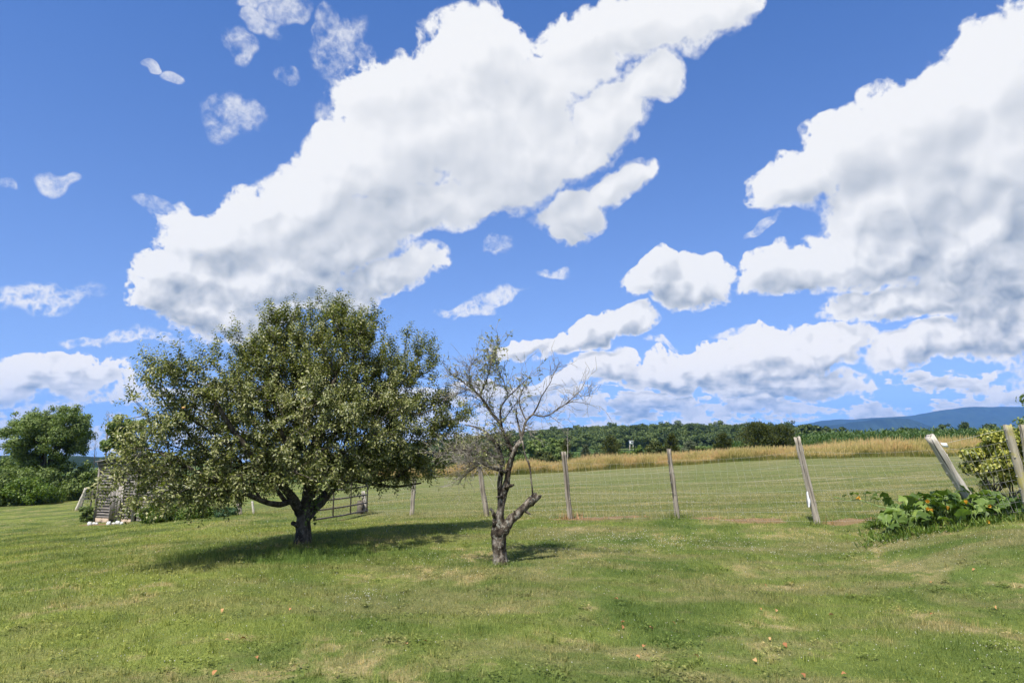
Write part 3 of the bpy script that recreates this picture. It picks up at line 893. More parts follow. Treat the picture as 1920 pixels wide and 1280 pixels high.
# ------------------------------------------------------------------ the half-dead tree beside it
def dead_tree():
    rg = rs(23)
    Y = 9.05
    root = empty('dead_tree', on_ground(937, Y), 'half-dead gnarled fruit tree with bare grey branches and a broken limb', 'tree')
    tk = MB()
    limb(tk, [(937,1063,Y,.135),(937,1052,Y,.105),(936,1035,Y,.092),(936,1012,Y,.09),(935,996,Y,.092),(936,980,Y,.075),(937,965,Y,.06),(941,945,Y,.044),(945,925,Y,.041),(949,910,Y,.044),(952,894,Y,.038),(955,873,Y,.040),(960,857,Y-.03,.035),(966,841,Y-.05,.028),(977,826,Y-.08,.022)], 12, .15, 4, 54)
    limb(tk, [(937,1000,Y+.05,.06),(938,960,Y+.08,.045),(938,935,Y+.1,.038),(937,904,Y+.12,.038),(941,880,Y+.12,.035),(941,866,Y+.12,.036),(938,850,Y+.12,.028),(930,832,Y+.2,.028),(919,818,Y+.3,.022),(905,806,Y+.45,.017),(890,800,Y+.6,.013),(872,796,Y+.8,.008)], 9, .17, 5, 34)
    a, b = P(937, 998, Y), P(975, 965, Y)
    limb(tk, [(936,1003,Y-.02,.075),(946,992,Y-.03,.07),(957,975,Y-.04,.058),(972,961,Y-.05,.056),(986,948,Y-.05,.055),(997,938,Y-.05,.058),(1006,930,Y-.05,.05)], 11, .2, 6, 20, jag=.10)
    stub = [((949,914,Y-.03,.03),(957,910,Y-.1,.024),(963,908,Y-.13,.012)), ((941,931,Y-.04,.02),(934,931,Y-.1,.012),(931,932,Y-.12,.006)),
            ((929,970,Y-.03,.03),(923,957,Y-.04,.02),(919,954,Y-.04,.013)), ((985,958,Y-.06,.02),(992,962,Y-.1,.012),(995,963,Y-.1,.004)),
            ((972,968,Y-.06,.02),(966,961,Y-.1,.014),(964,958,Y-.11,.006)), ((927,985,Y-.05,.03),(925,975,Y-.08,.016),(924,972,Y-.09,.005))]
    for k, s in enumerate(stub):
        limb(tk, s, 6, .2, 20 + k, 6, jag=.02)
    put_under(tk.build('trunk', M_DEAD_BARK, smooth=True), root)
    br = MB()
    B = [  # limbs: rows of x, y, distance, radius
     [(961,845,Y-.03,.030),(953,830,Y,.027),(943,809,Y,.025),(936,791,Y,.024),(922,775,Y,.020),(914,762,Y-.02,.017),(904,747,Y-.05,.014),(897,739,Y-.05,.012),(886,730,Y-.08,.009),(872,719,Y-.1,.007),(857,708,Y-.1,.005),(843,702,Y-.1,.003)],
     [(900,742,Y-.05,.009),(911,716,Y-.1,.008),(917,697,Y-.15,.007),(922,681,Y-.2,.005),(928,662,Y-.2,.003),(934,646,Y-.2,.002)],
     [(882,727,Y-.08,.005),(880,705,Y-.15,.004),(882,687,Y-.2,.003),(889,681,Y-.2,.002)],
     [(882,730,Y-.08,.005),(868,734,Y-.1,.004),(853,742,Y-.1,.002)],
     [(977,826,Y-.08,.024),(980,812,Y-.1,.020),(983,800,Y-.1,.018),(987,788,Y-.1,.016),(1000,775,Y-.1,.013),(1009,759,Y-.12,.010),(1015,744,Y-.15,.008),(1025,728,Y-.2,.006),(1034,711,Y-.2,.004),(1031,686,Y-.2,.002)],
     [(1034,711,Y-.2,.003),(1040,698,Y-.22,.0025),(1047,686,Y-.25,.002)],
     [(1000,777,Y-.1,.010),(1014,780,Y-.15,.010),(1029,778,Y-.2,.009),(1045,767,Y-.25,.008),(1062,756,Y-.3,.006),(1078,742,Y-.3,.005),(1089,731,Y-.3,.004),(1097,716,Y-.3,.002)],
     [(1062,757,Y-.3,.004),(1075,753,Y-.35,.0035),(1090,755,Y-.4,.003),(1106,758,Y-.4,.002)],
     [(1029,778,Y-.2,.005),(1040,786,Y-.25,.003),(1049,793,Y-.3,.002)],
     [(1075,745,Y-.3,.003),(1090,742,Y-.3,.002),(1104,735,Y-.3,.0015)],
     [(978,824,Y-.08,.017),(973,800,Y-.05,.014),(969,782,Y,.011),(968,765,Y,.007)],
     [(987,789,Y-.1,.012),(979,772,Y,.010),(974,756,Y,.008),(975,744,Y,.007),(982,727,Y-.05,.005),(992,705,Y-.1,.003),(1001,697,Y-.1,.002)],
     [(941,800,Y,.014),(939,766,Y-.1,.010),(953,744,Y-.15,.008),(968,730,Y-.2,.006),(987,711,Y-.25,.004),(1003,699,Y-.3,.002)],
     [(953,744,Y-.15,.006),(945,717,Y-.1,.005),(936,698,Y-.05,.004),(927,679,Y,.002)],
     [(943,791,Y,.010),(955,772,Y+.15,.008),(968,755,Y+.2,.006),(977,740,Y+.2,.003),(990,728,Y+.2,.002)],
     [(948,884,Y-.04,.024),(936,881,Y-.1,.022),(924,878,Y-.16,.018),(910,872,Y-.2,.014),(902,870,Y-.25,.011),(889,877,Y-.3,.008),(870,893,Y-.35,.005),(858,908,Y-.4,.003)],
     [(902,870,Y-.25,.008),(893,869,Y-.3,.006),(880,866,Y-.35,.004),(862,872,Y-.4,.002)],
     [(940,866,Y+.08,.024),(934,859,Y,.022),(920,851,Y-.1,.018),(903,844,Y-.15,.014),(880,843,Y-.2,.010),(860,843,Y-.25,.007),(838,847,Y-.3,.004),(815,856,Y-.3,.002)],
     [(903,844,Y-.15,.010),(893,851,Y-.2,.008),(872,852,Y-.25,.006),(850,846,Y-.3,.003)],
     [(938,850,Y+.1,.016),(936,836,Y+.05,.012),(926,826,Y,.009),(910,818,Y-.05,.006),(895,822,Y-.1,.003)],
     [(979,826,Y-.1,.012),(985,853,Y-.12,.010),(991,867,Y-.12,.012),(994,880,Y-.12,.011),(996,900,Y-.11,.011),(998,916,Y-.1,.010),(999,933,Y-.07,.010)],
     [(983,803,Y-.1,.007),(990,806,Y-.15,.005),(996,815,Y-.2,.002)],
    ]
    nod, pr, rad = [], [], []
    for k, rows in enumerate(B):
        s = limb(br, rows, 6 if rows[0][3] > .012 else 4, .12, 40 + k, None, True)
        nod.append(s)
    # fine bare twigs all along the limbs
    S, E, r0 = [], [], []
    tipsl = []
    for k, s in enumerate(nod):
        if k == 20: continue
        m = len(s)
        left = k in (0, 2, 3, 15, 16, 17, 18, 19, 1, 13)
        for i_ in range(2, m):
            for rep in range(5 if left else 2):
                if rg.random() > (.85 if left else .5): continue
                t = unit(s[i_, :3] - s[i_ - 1, :3])
                d = unit(t * .5 + rg.normal(0, .62, 3) + np.array([-.1 if left else .1, -.05, .38]))
                p = s[i_, :3] + (s[i_ - 1, :3] - s[i_, :3]) * rg.random()
                L = (.08 + .22 * rg.random()); r = min(.0035, s[i_, 3] * .6)
                nseg = 3
                for q in range(nseg):
                    e = p + d * L / nseg
                    S.append(p); E.append(e); r0.append(r * (1 - q / nseg * .6))
                    if rg.random() < .6:
                        d2 = unit(d + rg.normal(0, .7, 3)); L2 = L * (.25 + .4 * rg.random())
                        S.append(e); E.append(e + d2 * L2); r0.append(r * .55)
                        tipsl.append((e + d2 * L2, d2, k))
                    p = e; d = unit(d + rg.normal(0, .28, 3))
                tipsl.append((p, d, k))
    r0 = np.array(r0)
    tw = MB()
    segs(tw, S, E, np.maximum(r0 * .9, .0026), np.maximum(r0 * .6, .0018), 3, rg.random(len(S)))
    put_under(br.build('branches', M_DEAD_BARK, smooth=True), root)
    put_under(tw.build('twigs', M_TWIG), root)['kind'] = 'stuff'
    # the few leaves left on it
    lf = MB(); C, D = [], []
    for p, d, k in tipsl:
        q = {0: .25, 1: .75, 13: .65, 12: .45, 14: .5, 11: .35, 17: .35, 15: .12, 19: .5}.get(k, .012)
        if rg.random() < q:
            for _ in range(rg.integers(2, 6)):
                C.append(p - d * rg.random() * .06); D.append(unit(d + rg.normal(0, .8, 3)))
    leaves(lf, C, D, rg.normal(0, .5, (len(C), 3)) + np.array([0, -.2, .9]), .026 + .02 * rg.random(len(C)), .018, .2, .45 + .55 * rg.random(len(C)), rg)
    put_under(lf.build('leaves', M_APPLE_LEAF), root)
dead_tree()

# ------------------------------------------------------------------ background trees and shrubs
def crown_pts(lobes, n, rg, shell=.35):
    C, d, r = in_lobes(lobes, n, rg, shell)
    return C, d
def foliage(mb, C, d, size, rg, up=.5):
    D = unit(np.cross(d, rg.normal(0, 1, C.shape)) + d * .25)
    N = unit(d + rg.normal(0, .35, C.shape) + np.array([0, 0, up * .6]))
    s = size * (.6 + .8 * rg.random(len(C)))
    leaves(mb, C - D * s[:, None] * .4, D, N, s, s * (.55 + .3 * rg.random(len(C))), .15, None, rg)
def clumps(lobes, k, rg, size):
    """replace big lobes by many small leaf masses near their surface, for light and dark clumps with gaps between"""
    C, d, r = in_lobes(lobes, k, rg, .33)
    s = size * (.55 + .9 * rg.random(k))
    return [list(C[i]) + [s[i], s[i], s[i] * .72] for i in range(k)], d
def broad_tree(name, label, px, Y, top, half, base_frac, seed, mat, nclump=60, nleaf=6000, leaf=.16, stems=3, group=None, cat='tree', wide=None, tk_r=None, csize=.24, gy_=None, lean=0):
    """trunk, limbs and a crown built of leaf masses; top = photograph row of the treetop, half = half width in photograph pixels"""
    rg = rs(seed)
    g = on_ground(px, Y)
    s = Y / 1280 / 1.02
    H = P(px, top, Y).z - g.z
    W = half * s
    root = empty(name, g, label, cat, group)
    c0 = g.z + H * base_frac
    hh = (H - H * base_frac) / 2
    lobes = [[g.x + lean, g.y, c0 + hh, W * .72, W * .7, hh * .82]]
    for k in range(7):
        a = k * .9 + seed
        lobes.append([g.x + lean + math.cos(a) * W * .5, g.y + math.sin(a) * W * .5, c0 + hh * (.55 + .9 * ((k * .37 + seed * .11) % 1)), W * .46, W * .46, hh * .48])
    cl, d = clumps(lobes, nclump, rg, W * csize)
    lf = MB()
    C, dd = crown_pts(cl, nleaf, rg, .55)
    C[:, 2] = np.maximum(C[:, 2], gz(C[:, 0], C[:, 1]) + .05 + .25 * rg.random(len(C)) * (C[:, 2] < g.z))
    C[:, 2] = np.minimum(C[:, 2], g.z + H * (1.0 - .04 * rg.random(len(C))))
    foliage(lf, C, dd, leaf, rg)
    tk = MB()
    tr = tk_r or H * .022
    seeds = []
    for k in range(stems):
        a = k * 6.28 / stems + seed
        e = [g.x + lean * .6 + math.cos(a) * W * .22, g.y + math.sin(a) * W * .22, c0 + hh * 1.1]
        q = spline(np.array([[g.x + math.cos(a) * tr, g.y + math.sin(a) * tr, g.z - .1, tr], [g.x + math.cos(a) * W * .06, g.y + math.sin(a) * W * .06, g.z + H * .25, tr * .7], e + [tr * .25]]), 9)
        tube(tk, q[:, :3], q[:, 3], 7, .08, seed + k)
        for j, p_ in enumerate(q[3:, :3]):
            seeds.append((p_, len(seeds) - 1 if j else -1))
    N, par, tips = grow(seeds, np.array([c[:3] for c in cl]), .3, W * .25, rg, .1)
    branch_mesh(tk, N, par, len(seeds), tr * .08, 2.2, tr * .5, 4)
    put_under(tk.build('trunk', M_BARK, smooth=True), root)
    put_under(lf.build('crown', mat), root)
    return root
def shrub(name, label, px, Y, top, half, seed, mat, nleaf=3000, leaf=.12, group=None, nclump=40, csize=.26, cat='shrub'):
    return broad_tree(name, label, px, Y, top, half, -.22, seed, mat, nclump + 20, int(nleaf * 1.7), leaf * .8, 4, group, cat, tk_r=.03, csize=csize)
def cedar(name, label, px, Y, top, half, seed, mat, nleaf=4500, leaf=.14, group=None):
    """upright juniper: plumes of scale foliage on rising boughs round one stem"""
    rg = rs(seed)
    g = on_ground(px, Y)
    H = P(px, top, Y).z - g.z
    W = half * Y / 1280 / 1.02
    root = empty(name, g, label, 'tree', group)
    tk, lf = MB(), MB()
    tube(tk, [(g.x, g.y, g.z - .1), (g.x, g.y, g.z + H * .5), (g.x, g.y, g.z + H * .93)], [H * .022, H * .014, .01], 6, .08, seed)
    nb = 80
    h = rg.random(nb) ** 1.15 * .95 + .03
    a = rg.random(nb) * 6.28
    prof = np.interp(h, [0, .12, .35, .7, .9, 1], [.75, 1.0, .92, .55, .28, .1]) * W * (.65 + .5 * rg.random(nb))
    A = np.stack([np.full(nb, g.x), np.full(nb, g.y), g.z + h * H * .85], 1)
    Bp = A + np.stack([np.cos(a) * prof, np.sin(a) * prof, prof * .55 + H * .03], 1)
    segs(tk, A, Bp, .02, .006, 3)
    k = rg.integers(0, nb, nleaf); f = .25 + .8 * rg.random(nleaf)
    C = A[k] + (Bp[k] - A[k]) * f[:, None] + rg.normal(0, 1, (nleaf, 3)) * (W * .09)
    C[:, 2] = np.maximum(C[:, 2], gz(C[:, 0], C[:, 1]) + .04)
    dr = unit(Bp[k] - A[k])
    D = unit(dr + rg.normal(0, .5, C.shape) + np.array([0, 0, .7]))
    leaves(lf, C, D, unit(dr + rg.normal(0, .5, C.shape) + [0, 0, .3]), leaf * (.6 + .8 * rg.random(nleaf)), leaf * .4, .15, None, rg)
    put_under(tk.build('trunk', M_BARK), root)
    put_under(lf.build('crown', mat), root)
    return root

# left edge: the big tree, its neighbours and the thicket
broad_tree('leafy_tree', 'tall round-headed green tree at the left edge beyond the lawn', 82, 50, 744, 92, .22, 5, M_BROAD, 260, 52000, .125, 6, csize=.13)
broad_tree('leafy_tree', 'dark green tree rising right behind the wooden shed', 236, 46, 768, 46, .12, 8, M_BROAD, 120, 12000, .18, 2, csize=.16)
G = 'thicket beyond the lawn on the left'
shrub('shrub', 'rounded green shrub at the far left edge of the lawn', 10, 46.5, 868, 62, 12, M_BROAD, 7000, .17, G, 60)
shrub('shrub', 'bright shrub bulging onto the lawn below the big tree', 62, 46, 888, 46, 13, M_BERRY, 5000, .15, G, 50)
shrub('shrub', 'tall dark shrub under the right side of the big tree', 118, 49, 850, 48, 14, M_BROAD, 7000, .17, G, 60)
shrub('shrub', 'dark shrub between the big tree and the shed', 168, 50, 868, 34, 15, M_BROAD, 5000, .16, G, 50)
shrub('shrub', 'dark shrub behind the left end of the thicket', 30, 53, 850, 60, 16, M_BROAD, 6000, .18, G, 50)
shrub('shrub', 'dark shrub behind the shed roof, left of the apple tree', 215, 48, 862, 40, 17, M_BROAD, 5000, .17, G, 50)
shrub('shrub', 'low bushy plant at the left corner of the shed', 163, 28.6, 944, 15, 18, M_BROAD, 2200, .07, None, 30)
shrub('shrub', 'yellow-green berry bush in front of the shed', 306, 25.2, 934, 42, 19, M_BERRY, 6000, .085, 'garden bed beside the shed', 60)
shrub('shrub', 'berry bush right of the yellow-green one beside the shed', 372, 24.4, 940, 38, 20, M_BERRY, 5000, .085, 'garden bed beside the shed', 60)
shrub('shrub', 'blue-green leafy plant at the end of the garden bed', 425, 23.4, 950, 24, 21, M_BLUEGREEN, 2500, .07, 'garden bed beside the shed', 40)

def bare_tree(name, label, px, Y, top, half, seed, group=None, mat=None):
    rg = rs(seed)
    g = on_ground(px, Y)
    H = P(px, top, Y).z - g.z; W = half * Y / 1280 / 1.02
    root = empty(name, g, label, 'tree', group)
    tk = MB(); br = MB()
    top_ = g.z + H
    q = spline(np.array([[g.x, g.y, g.z - .1, H * .014], [g.x + .1 * W, g.y, g.z + H * .5, H * .010], [g.x, g.y, top_ - H * .1, H * .003]]), 12)
    tube(tk, q[:, :3], q[:, 3], 6, .1, seed)
    T = np.stack([g.x + rg.normal(0, .45, 60) * W, g.y + rg.normal(0, .4, 60) * W, g.z + H * (.55 + .45 * rg.random(60))], 1)
    N, par, tips = grow([(p_, k - 1 if k else -1) for k, p_ in enumerate(q[4:, :3])], T, .5, H * .08, rg, .1)
    branch_mesh(br, N, par, len(q) - 4, H * .0016, 2.2, H * .006, 3)
    put_under(tk.build('trunk', mat or M_TWIG), root)
    put_under(br.build('branches', mat or M_TWIG), root)
bare_tree('dead_tree', 'thin bare dead tree standing up behind the shed', 191, 52, 770, 14, 31)
bare_tree('dead_tree', 'small bare snag between the big tree and the shed', 171, 54, 824, 8, 32)
bare_tree('dead_tree', 'small whitish dead sapling in the hedgerow right of the bare tree', 1064, 62, 800, 10, 33)

# hedgerow of junipers and shrubs between the tall grass and the far crop
H_ = 'hedgerow beyond the tall grass'
cedar('juniper_tree', 'large broad olive-green juniper, biggest of the hedgerow', 1424, 62, 792, 40, 41, M_CEDAR, 9000, .17, H_)
cedar('juniper_tree', 'juniper joined to the right side of the largest one', 1466, 63, 797, 34, 42, M_CEDAR, 7000, .17, H_)
cedar('juniper_tree', 'pointed juniper left of the largest one in the hedgerow', 1356, 64, 808, 18, 43, M_CEDAR, 4500, .15, H_)
cedar('juniper_tree', 'narrow juniper behind the fourth fence post', 1260, 66, 810, 17, 44, M_CEDAR, 4500, .15, H_)
cedar('juniper_tree', 'tall juniper between the third and fourth fence posts', 1147, 70, 812, 21, 45, M_CEDAR, 5000, .16, H_)
cedar('juniper_tree', 'small grey-green juniper just right of the third fence post', 1098, 70, 830, 12, 46, M_GREYCEDAR, 2500, .14, H_)
cedar('juniper_tree', 'little grey-green juniper at the grass edge beside the third post', 1118, 68, 846, 10, 47, M_GREYCEDAR, 1800, .13, H_)
cedar('juniper_tree', 'dark juniper above the top of the third fence post', 1062, 72, 818, 14, 48, M_CEDAR, 3500, .15, H_)
shrub('shrub', 'round olive shrub left of the fourth fence post', 1228, 66, 822, 22, 51, M_CEDAR, 3800, .17, H_)
shrub('shrub', 'pale grey-green shrub right of the fourth fence post', 1293, 65, 822, 20, 52, M_GREYCEDAR, 3000, .16, H_)
shrub('shrub', 'small bright bush below the white hunting blind', 1195, 67, 832, 13, 53, M_BERRY, 2200, .15, H_)
shrub('shrub', 'low dark bush between the pointed juniper and the pale shrub', 1322, 64, 833, 18, 54, M_BROAD, 2500, .16, H_)
shrub('shrub', 'little green bush at the left foot of the largest juniper', 1398, 62, 828, 14, 55, M_BROAD, 2200, .15, H_)
shrub('shrub', 'broad olive shrub just right of the half-dead tree', 1014, 66, 838, 26, 56, M_CEDAR, 4500, .17, H_)
shrub('shrub', 'leafy green bush left of the third fence post', 1052, 68, 832, 20, 57, M_BROAD, 3500, .17, H_)
shrub('shrub', 'dark shrub seen behind the trunk of the half-dead tree', 972, 67, 850, 26, 58, M_BROAD, 4000, .18, H_)
shrub('shrub', 'dark shrub behind the second fence post', 915, 67, 846, 36, 59, M_BROAD, 5000, .19, H_)
shrub('shrub', 'dark shrub at the right edge of the apple tree', 858, 67, 850, 36, 60, M_BROAD, 5000, .19, H_)
shrub('shrub', 'low bush at the foot of the tall juniper', 1172, 68, 842, 12, 61, M_BERRY, 1800, .14, H_)
broad_tree('leafy_tree', 'light green tree at the near end of the wood', 1046, 95, 814, 22, .1, 62, M_BROAD, 50, 4500, .28, 2, H_)
broad_tree('leafy_tree', 'rounded tree behind the half-dead tree at the wood end', 1003, 100, 812, 24, .1, 63, M_BROAD, 50, 4500, .28, 2, H_)
broad_tree('leafy_tree', 'dark tree left of the wood, behind the bare branches', 955, 104, 812, 30, .1, 64, M_WOODS, 50, 4500, .3, 2, H_)
broad_tree('leafy_tree', 'dark tree right behind the apple tree, over the tall grass', 893, 104, 816, 36, .1, 65, M_WOODS, 50, 5000, .3, 2, H_)

# row of trees beyond the corn, on the right
T_ = 'trees beyond the cornfield'
ROW = sorted([(1512,794,22),(1548,796,22),(1590,799,22),(1628,803,22),(1665,803,24),(1705,799,22),(1738,797,20),(1772,790,22),(1845,793,26),(1880,797,24),(1530,802,22),(1610,806,22),(1685,806,22)])
ORD = 'first second third fourth fifth sixth seventh eighth ninth tenth eleventh twelfth last'.split()
for k, (px, top, hw) in enumerate(ROW):
    broad_tree('leafy_tree', ORD[k] + ' broad-leaved tree from the left in the row beyond the cornfield', px, 175 + (k * 37) % 30, top, hw, .1, 70 + k, M_WOODS, 36, 2600, .55, 2, T_)
cedar('pine_tree', 'dark pointed pine in the row beyond the cornfield', 1812, 180, 789, 16, 90, M_WOODS, 3000, .6, T_)

# the wood on the rise: one mass of crowns
def woodland():
    rg = rs(77)
    lf, n = MB(), 0
    base = []
    for k in range(6):
        c = rs(500 + k)
        lobes = [[0, 0, .56, .40, .40, .38], [.2, .1, .42, .3, .3, .3], [-.22, .05, .45, .28, .28, .3], [0, -.2, .4, .3, .28, .3], [.05, .2, .62, .26, .26, .26]]
        cl, d = clumps(lobes, 20, c, .15)
        C, dd = crown_pts(cl, 1500, c, .3)
        D = unit(np.cross(dd, c.normal(0, 1, C.shape))); Nn = unit(dd + c.normal(0, .25, C.shape) + [0, 0, .25])
        base.append((C, D, Nn, c.random(len(C))))
    for row, Y in enumerate((232, 246, 262, 280, 300, 322)):
        px = 700 + rg.random() * 20
        while px < 1640 - row * 18:
            top = np.interp(px, [700, 900, 1000, 1060, 1120, 1200, 1300, 1400, 1480, 1540, 1640], [845, 828, 816, 801, 796, 791, 788, 789, 790, 796, 806]) + [22, 15, 9, 4, 1, 0][row] * .9 + rg.normal(0, 2.2)
            g = on_ground(px, Y)
            Ht = max(P(px, top, Y).z - g.z, 4.5)
            Wd = (6.5 + 3.0 * rg.random())
            C, D, Nn, rd = base[rg.integers(0, 6)]
            a = rg.random() * 6.28; ca, sa = math.cos(a), math.sin(a)
            Rm = np.array([[ca, -sa, 0], [sa, ca, 0], [0, 0, 1]])
            keep = rg.random(len(C)) < (1 if row < 3 else .75)
            CC = (C @ Rm.T)[keep] * np.array([Wd, Wd, Ht]) + np.array([g.x, g.y, g.z + Ht * .02])
            tone = rg.normal(0, .16)
            s = .62 * (.6 + .8 * rg.random(len(CC)))
            leaves(lf, CC, (D @ Rm.T)[keep], (Nn @ Rm.T)[keep], s, s * .75, .15, np.clip(rd[keep] * .6 + .2 + tone, 0, 1))
            px += (Wd * .62) * 1280 / Y * (.8 + .4 * rg.random())
    o = lf.build('woodland', M_WOODS)
    tag(o, 'dark green wood covering the low rise behind the field', 'wood', kind='stuff')
woodland()
# ------------------------------------------------------------------ fence of weathered posts
M_POST = wood_mat('weathered_post', (.42, .375, .31), (.25, .217, .175), (.075, .062, .05), 2, 26)
M_POST_PALE = wood_mat('bleached_post', (.60, .56, .49), (.40, .36, .30), (.12, .10, .085), 2, 26)
M_POST_LICHEN = wood_mat('lichened_post', (.42, .38, .29), (.29, .26, .19), (.13, .115, .09), 2, 42, (.34, .31, .08))
M_WIRE = plain_mat('galvanised_wire', (.46, .45, .40), .5, .5)
M_WHITE = plain_mat('white_paint', (.78, .78, .77), .5, .3, .06)
POSTS = {}
def post(key, label, b, t, Y, wd, mat, seed, splinters=0, group='posts of the wire fence', square=False, Yt=None):
    """b, t: photograph x, y of foot and top; the post stands in the ground and leans as it does there"""
    rg = rs(seed)
    A = P(b[0], b[1], Y); B = P(t[0], t[1], Yt or Y)
    d = (B - A)
    L = d.length
    root = bpy.data.objects.new('fence_post', None); root.empty_display_size = .1
    root.location = A
    root.rotation_euler = d.to_track_quat('Z', 'Y').to_euler()
    COL.objects.link(root)
    tag(root, label, 'post', group)
    mb = MB()
    n = 19
    z = np.linspace(-.25, L, n)
    px = np.cumsum(rg.normal(0, .0022, n)); py = np.cumsum(rg.normal(0, .0022, n))
    px -= np.interp(z, [z[0], z[-1]], [px[0], px[-1]]); py -= np.interp(z, [z[0], z[-1]], [py[0], py[-1]])
    r = wd / 2 * np.linspace(1.06, .9, n) * (1 + rg.normal(0, .03, n))
    tube(mb, np.stack([px, py, z], 1), r, 10, .08, seed, True, jag=.025)
    for q in range(4):      # knots
        a_ = rg.random() * 6.28; zk = L * (.15 + .75 * rg.random())
        c_ = np.array([math.cos(a_), math.sin(a_), 0]) * wd * .40 + np.array([0, 0, zk])
        tube(mb, [c_, c_ + np.array([math.cos(a_), math.sin(a_), .25]) * wd * .18], [wd * .17, wd * .11], 6, .15, seed + q)
    mb.build('shaft', mat, root, smooth=False)
    for k in range(splinters):
        s = MB()
        zz = L * (.62 + .3 * rg.random()); a = rg.random() * 6.28 if splinters > 2 else math.pi + rg.normal(0, .4)
        o = np.array([math.cos(a), math.sin(a), 0]) * wd * .5
        p0 = np.array([0, 0, zz - .2]) + o * .9; p1 = np.array([0, 0, zz]) + o * 1.25; p2 = np.array([0, 0, zz + .1]) + o * (2.0 + rg.random())
        tube(s, [p0, p1, p2], [.012, .014, .003], 4, .1, seed + k)
        s.build('splinter', mat, root)
    st = MB()
    for k in range(6):      # fence staples
        zz = .15 + k * .18
        if zz < L - .05:
            tube(st, [(-.02, -wd * .5, zz), (0, -wd * .56, zz), (.02, -wd * .5, zz)], .004, 4)
    o = st.build('staples', M_WIRE, root); o['kind'] = 'stuff'
    POSTS[key] = (A, B)
    return root
post('a', 'short round post right of the apple tree, half hidden by its leaves', (772,966), (777,898), 19.5, .12, M_POST, 101)
post('b', 'grey leaning post just left of the half-dead tree', (913,968), (898,868), 16.5, .125, M_POST, 102)
post('c', 'pale splintered post with a side splinter, right of the half-dead tree', (1069,971), (1057,847), 13.9, .105, M_POST, 103, 2)
post('d', 'thin straight grey post in the middle of the wire fence', (1271,974), (1254,842), 13.1, .092, M_POST, 104)
post('e', 'smooth tall post leaning left beside the squash plant', (1533,981), (1494,820), 12.0, .115, M_POST, 105)
post('f', 'pale thick post leaning far over above the squash leaves', (1836,968), (1743,818), 11.0, .155, M_POST_PALE, 106, 0, Yt=10.8)
post('g', 'lichen-covered post in front of the yellow-green bush', (1932,958), (1889,797), 10.0, .125, M_POST_LICHEN, 107)
post('h', 'post at the right edge behind the lichen-covered one', (1940,955), (1915,797), 12.6, .10, M_POST_LICHEN, 108)
post('i', 'wooden gate post holding the right end of the metal gate', (687,963), (681,921), 20.6, .12, M_POST_PALE, 109, group='posts of the farm gate')
post('j', 'stout leaning post on the lawn left of the shed', (142,958), (161,915), 38, .15, M_POST_PALE, 110, group='posts left of the shed')
post('k', 'grey prop leaning against the stout post left of the shed', (150,957), (158,926), 38.2, .13, M_POST, 111, group='posts left of the shed')
post('l', 'thin dark post between the stout post and the shed', (170,949), (174,919), 37, .085, M_POST, 112, group='posts left of the shed')
post('m', 'old grey stub of a post seen under the apple boughs', (450,960), (447,944), 24, .16, M_POST, 113, group='posts behind the apple tree')
post('n', 'short pale stub under the apple boughs, left of the trunk', (476,961), (473,940), 24, .08, M_POST_PALE, 114, group='posts behind the apple tree')

def wire_fence(k0, k1, label, h=1.12, nv=16, group='woven wire between the posts', r=.0012):
    """woven stock wire stretched from post to post, sagging a little"""
    rg = rs(hash(k0 + k1) % 999 if False else ord(k0) * 7 + ord(k1))
    A0, A1 = POSTS[k0]; B0, B1 = POSTS[k1]
    def pt(f, s):
        a = A0.lerp(A1, s); b = B0.lerp(B1, s)
        p = a.lerp(b, f)
        p.z -= .035 * math.sin(math.pi * f) * (.4 + s)
        p.y -= .07
        return p
    S, E = [], []
    rows = [.03, .14, .26, .39, .53, .68, .84]
    fs = np.linspace(.01, .99, nv + 1)
    fj = fs[:, None] + rg.normal(0, .12 / nv, (nv + 1, len(rows)))
    for j, s in enumerate(rows):
        for i_ in range(nv):
            S.append(pt(fs[i_], s)); E.append(pt(fs[i_ + 1], s))
    for i_ in range(1, nv):
        for j in range(len(rows) - 1):
            S.append(pt(fj[i_, j], rows[j])); E.append(pt(fj[i_, j + 1], rows[j + 1]))
    mb = MB()
    segs(mb, S, E, r, r, 3)
    o = mb.build('wire_fence', M_WIRE)
    return tag(o, label, 'wire fence', group)
wire_fence('b', 'c', 'thin woven wire left of the pale splintered post')
wire_fence('c', 'd', 'thin woven wire right of the pale splintered post')
wire_fence('d', 'e', 'thin woven wire left of the smooth leaning post')
wire_fence('e', 'f', 'thin woven wire over the trailing squash vine')
wire_fence('f', 'g', 'woven wire mesh in front of the yellow-green bush', nv=11, r=.0018)
wire_fence('j', 'l', 'sagging wire between the posts left of the shed', nv=6, r=.004)
wire_fence('i', 'a', 'thin woven wire right of the metal gate', nv=10)

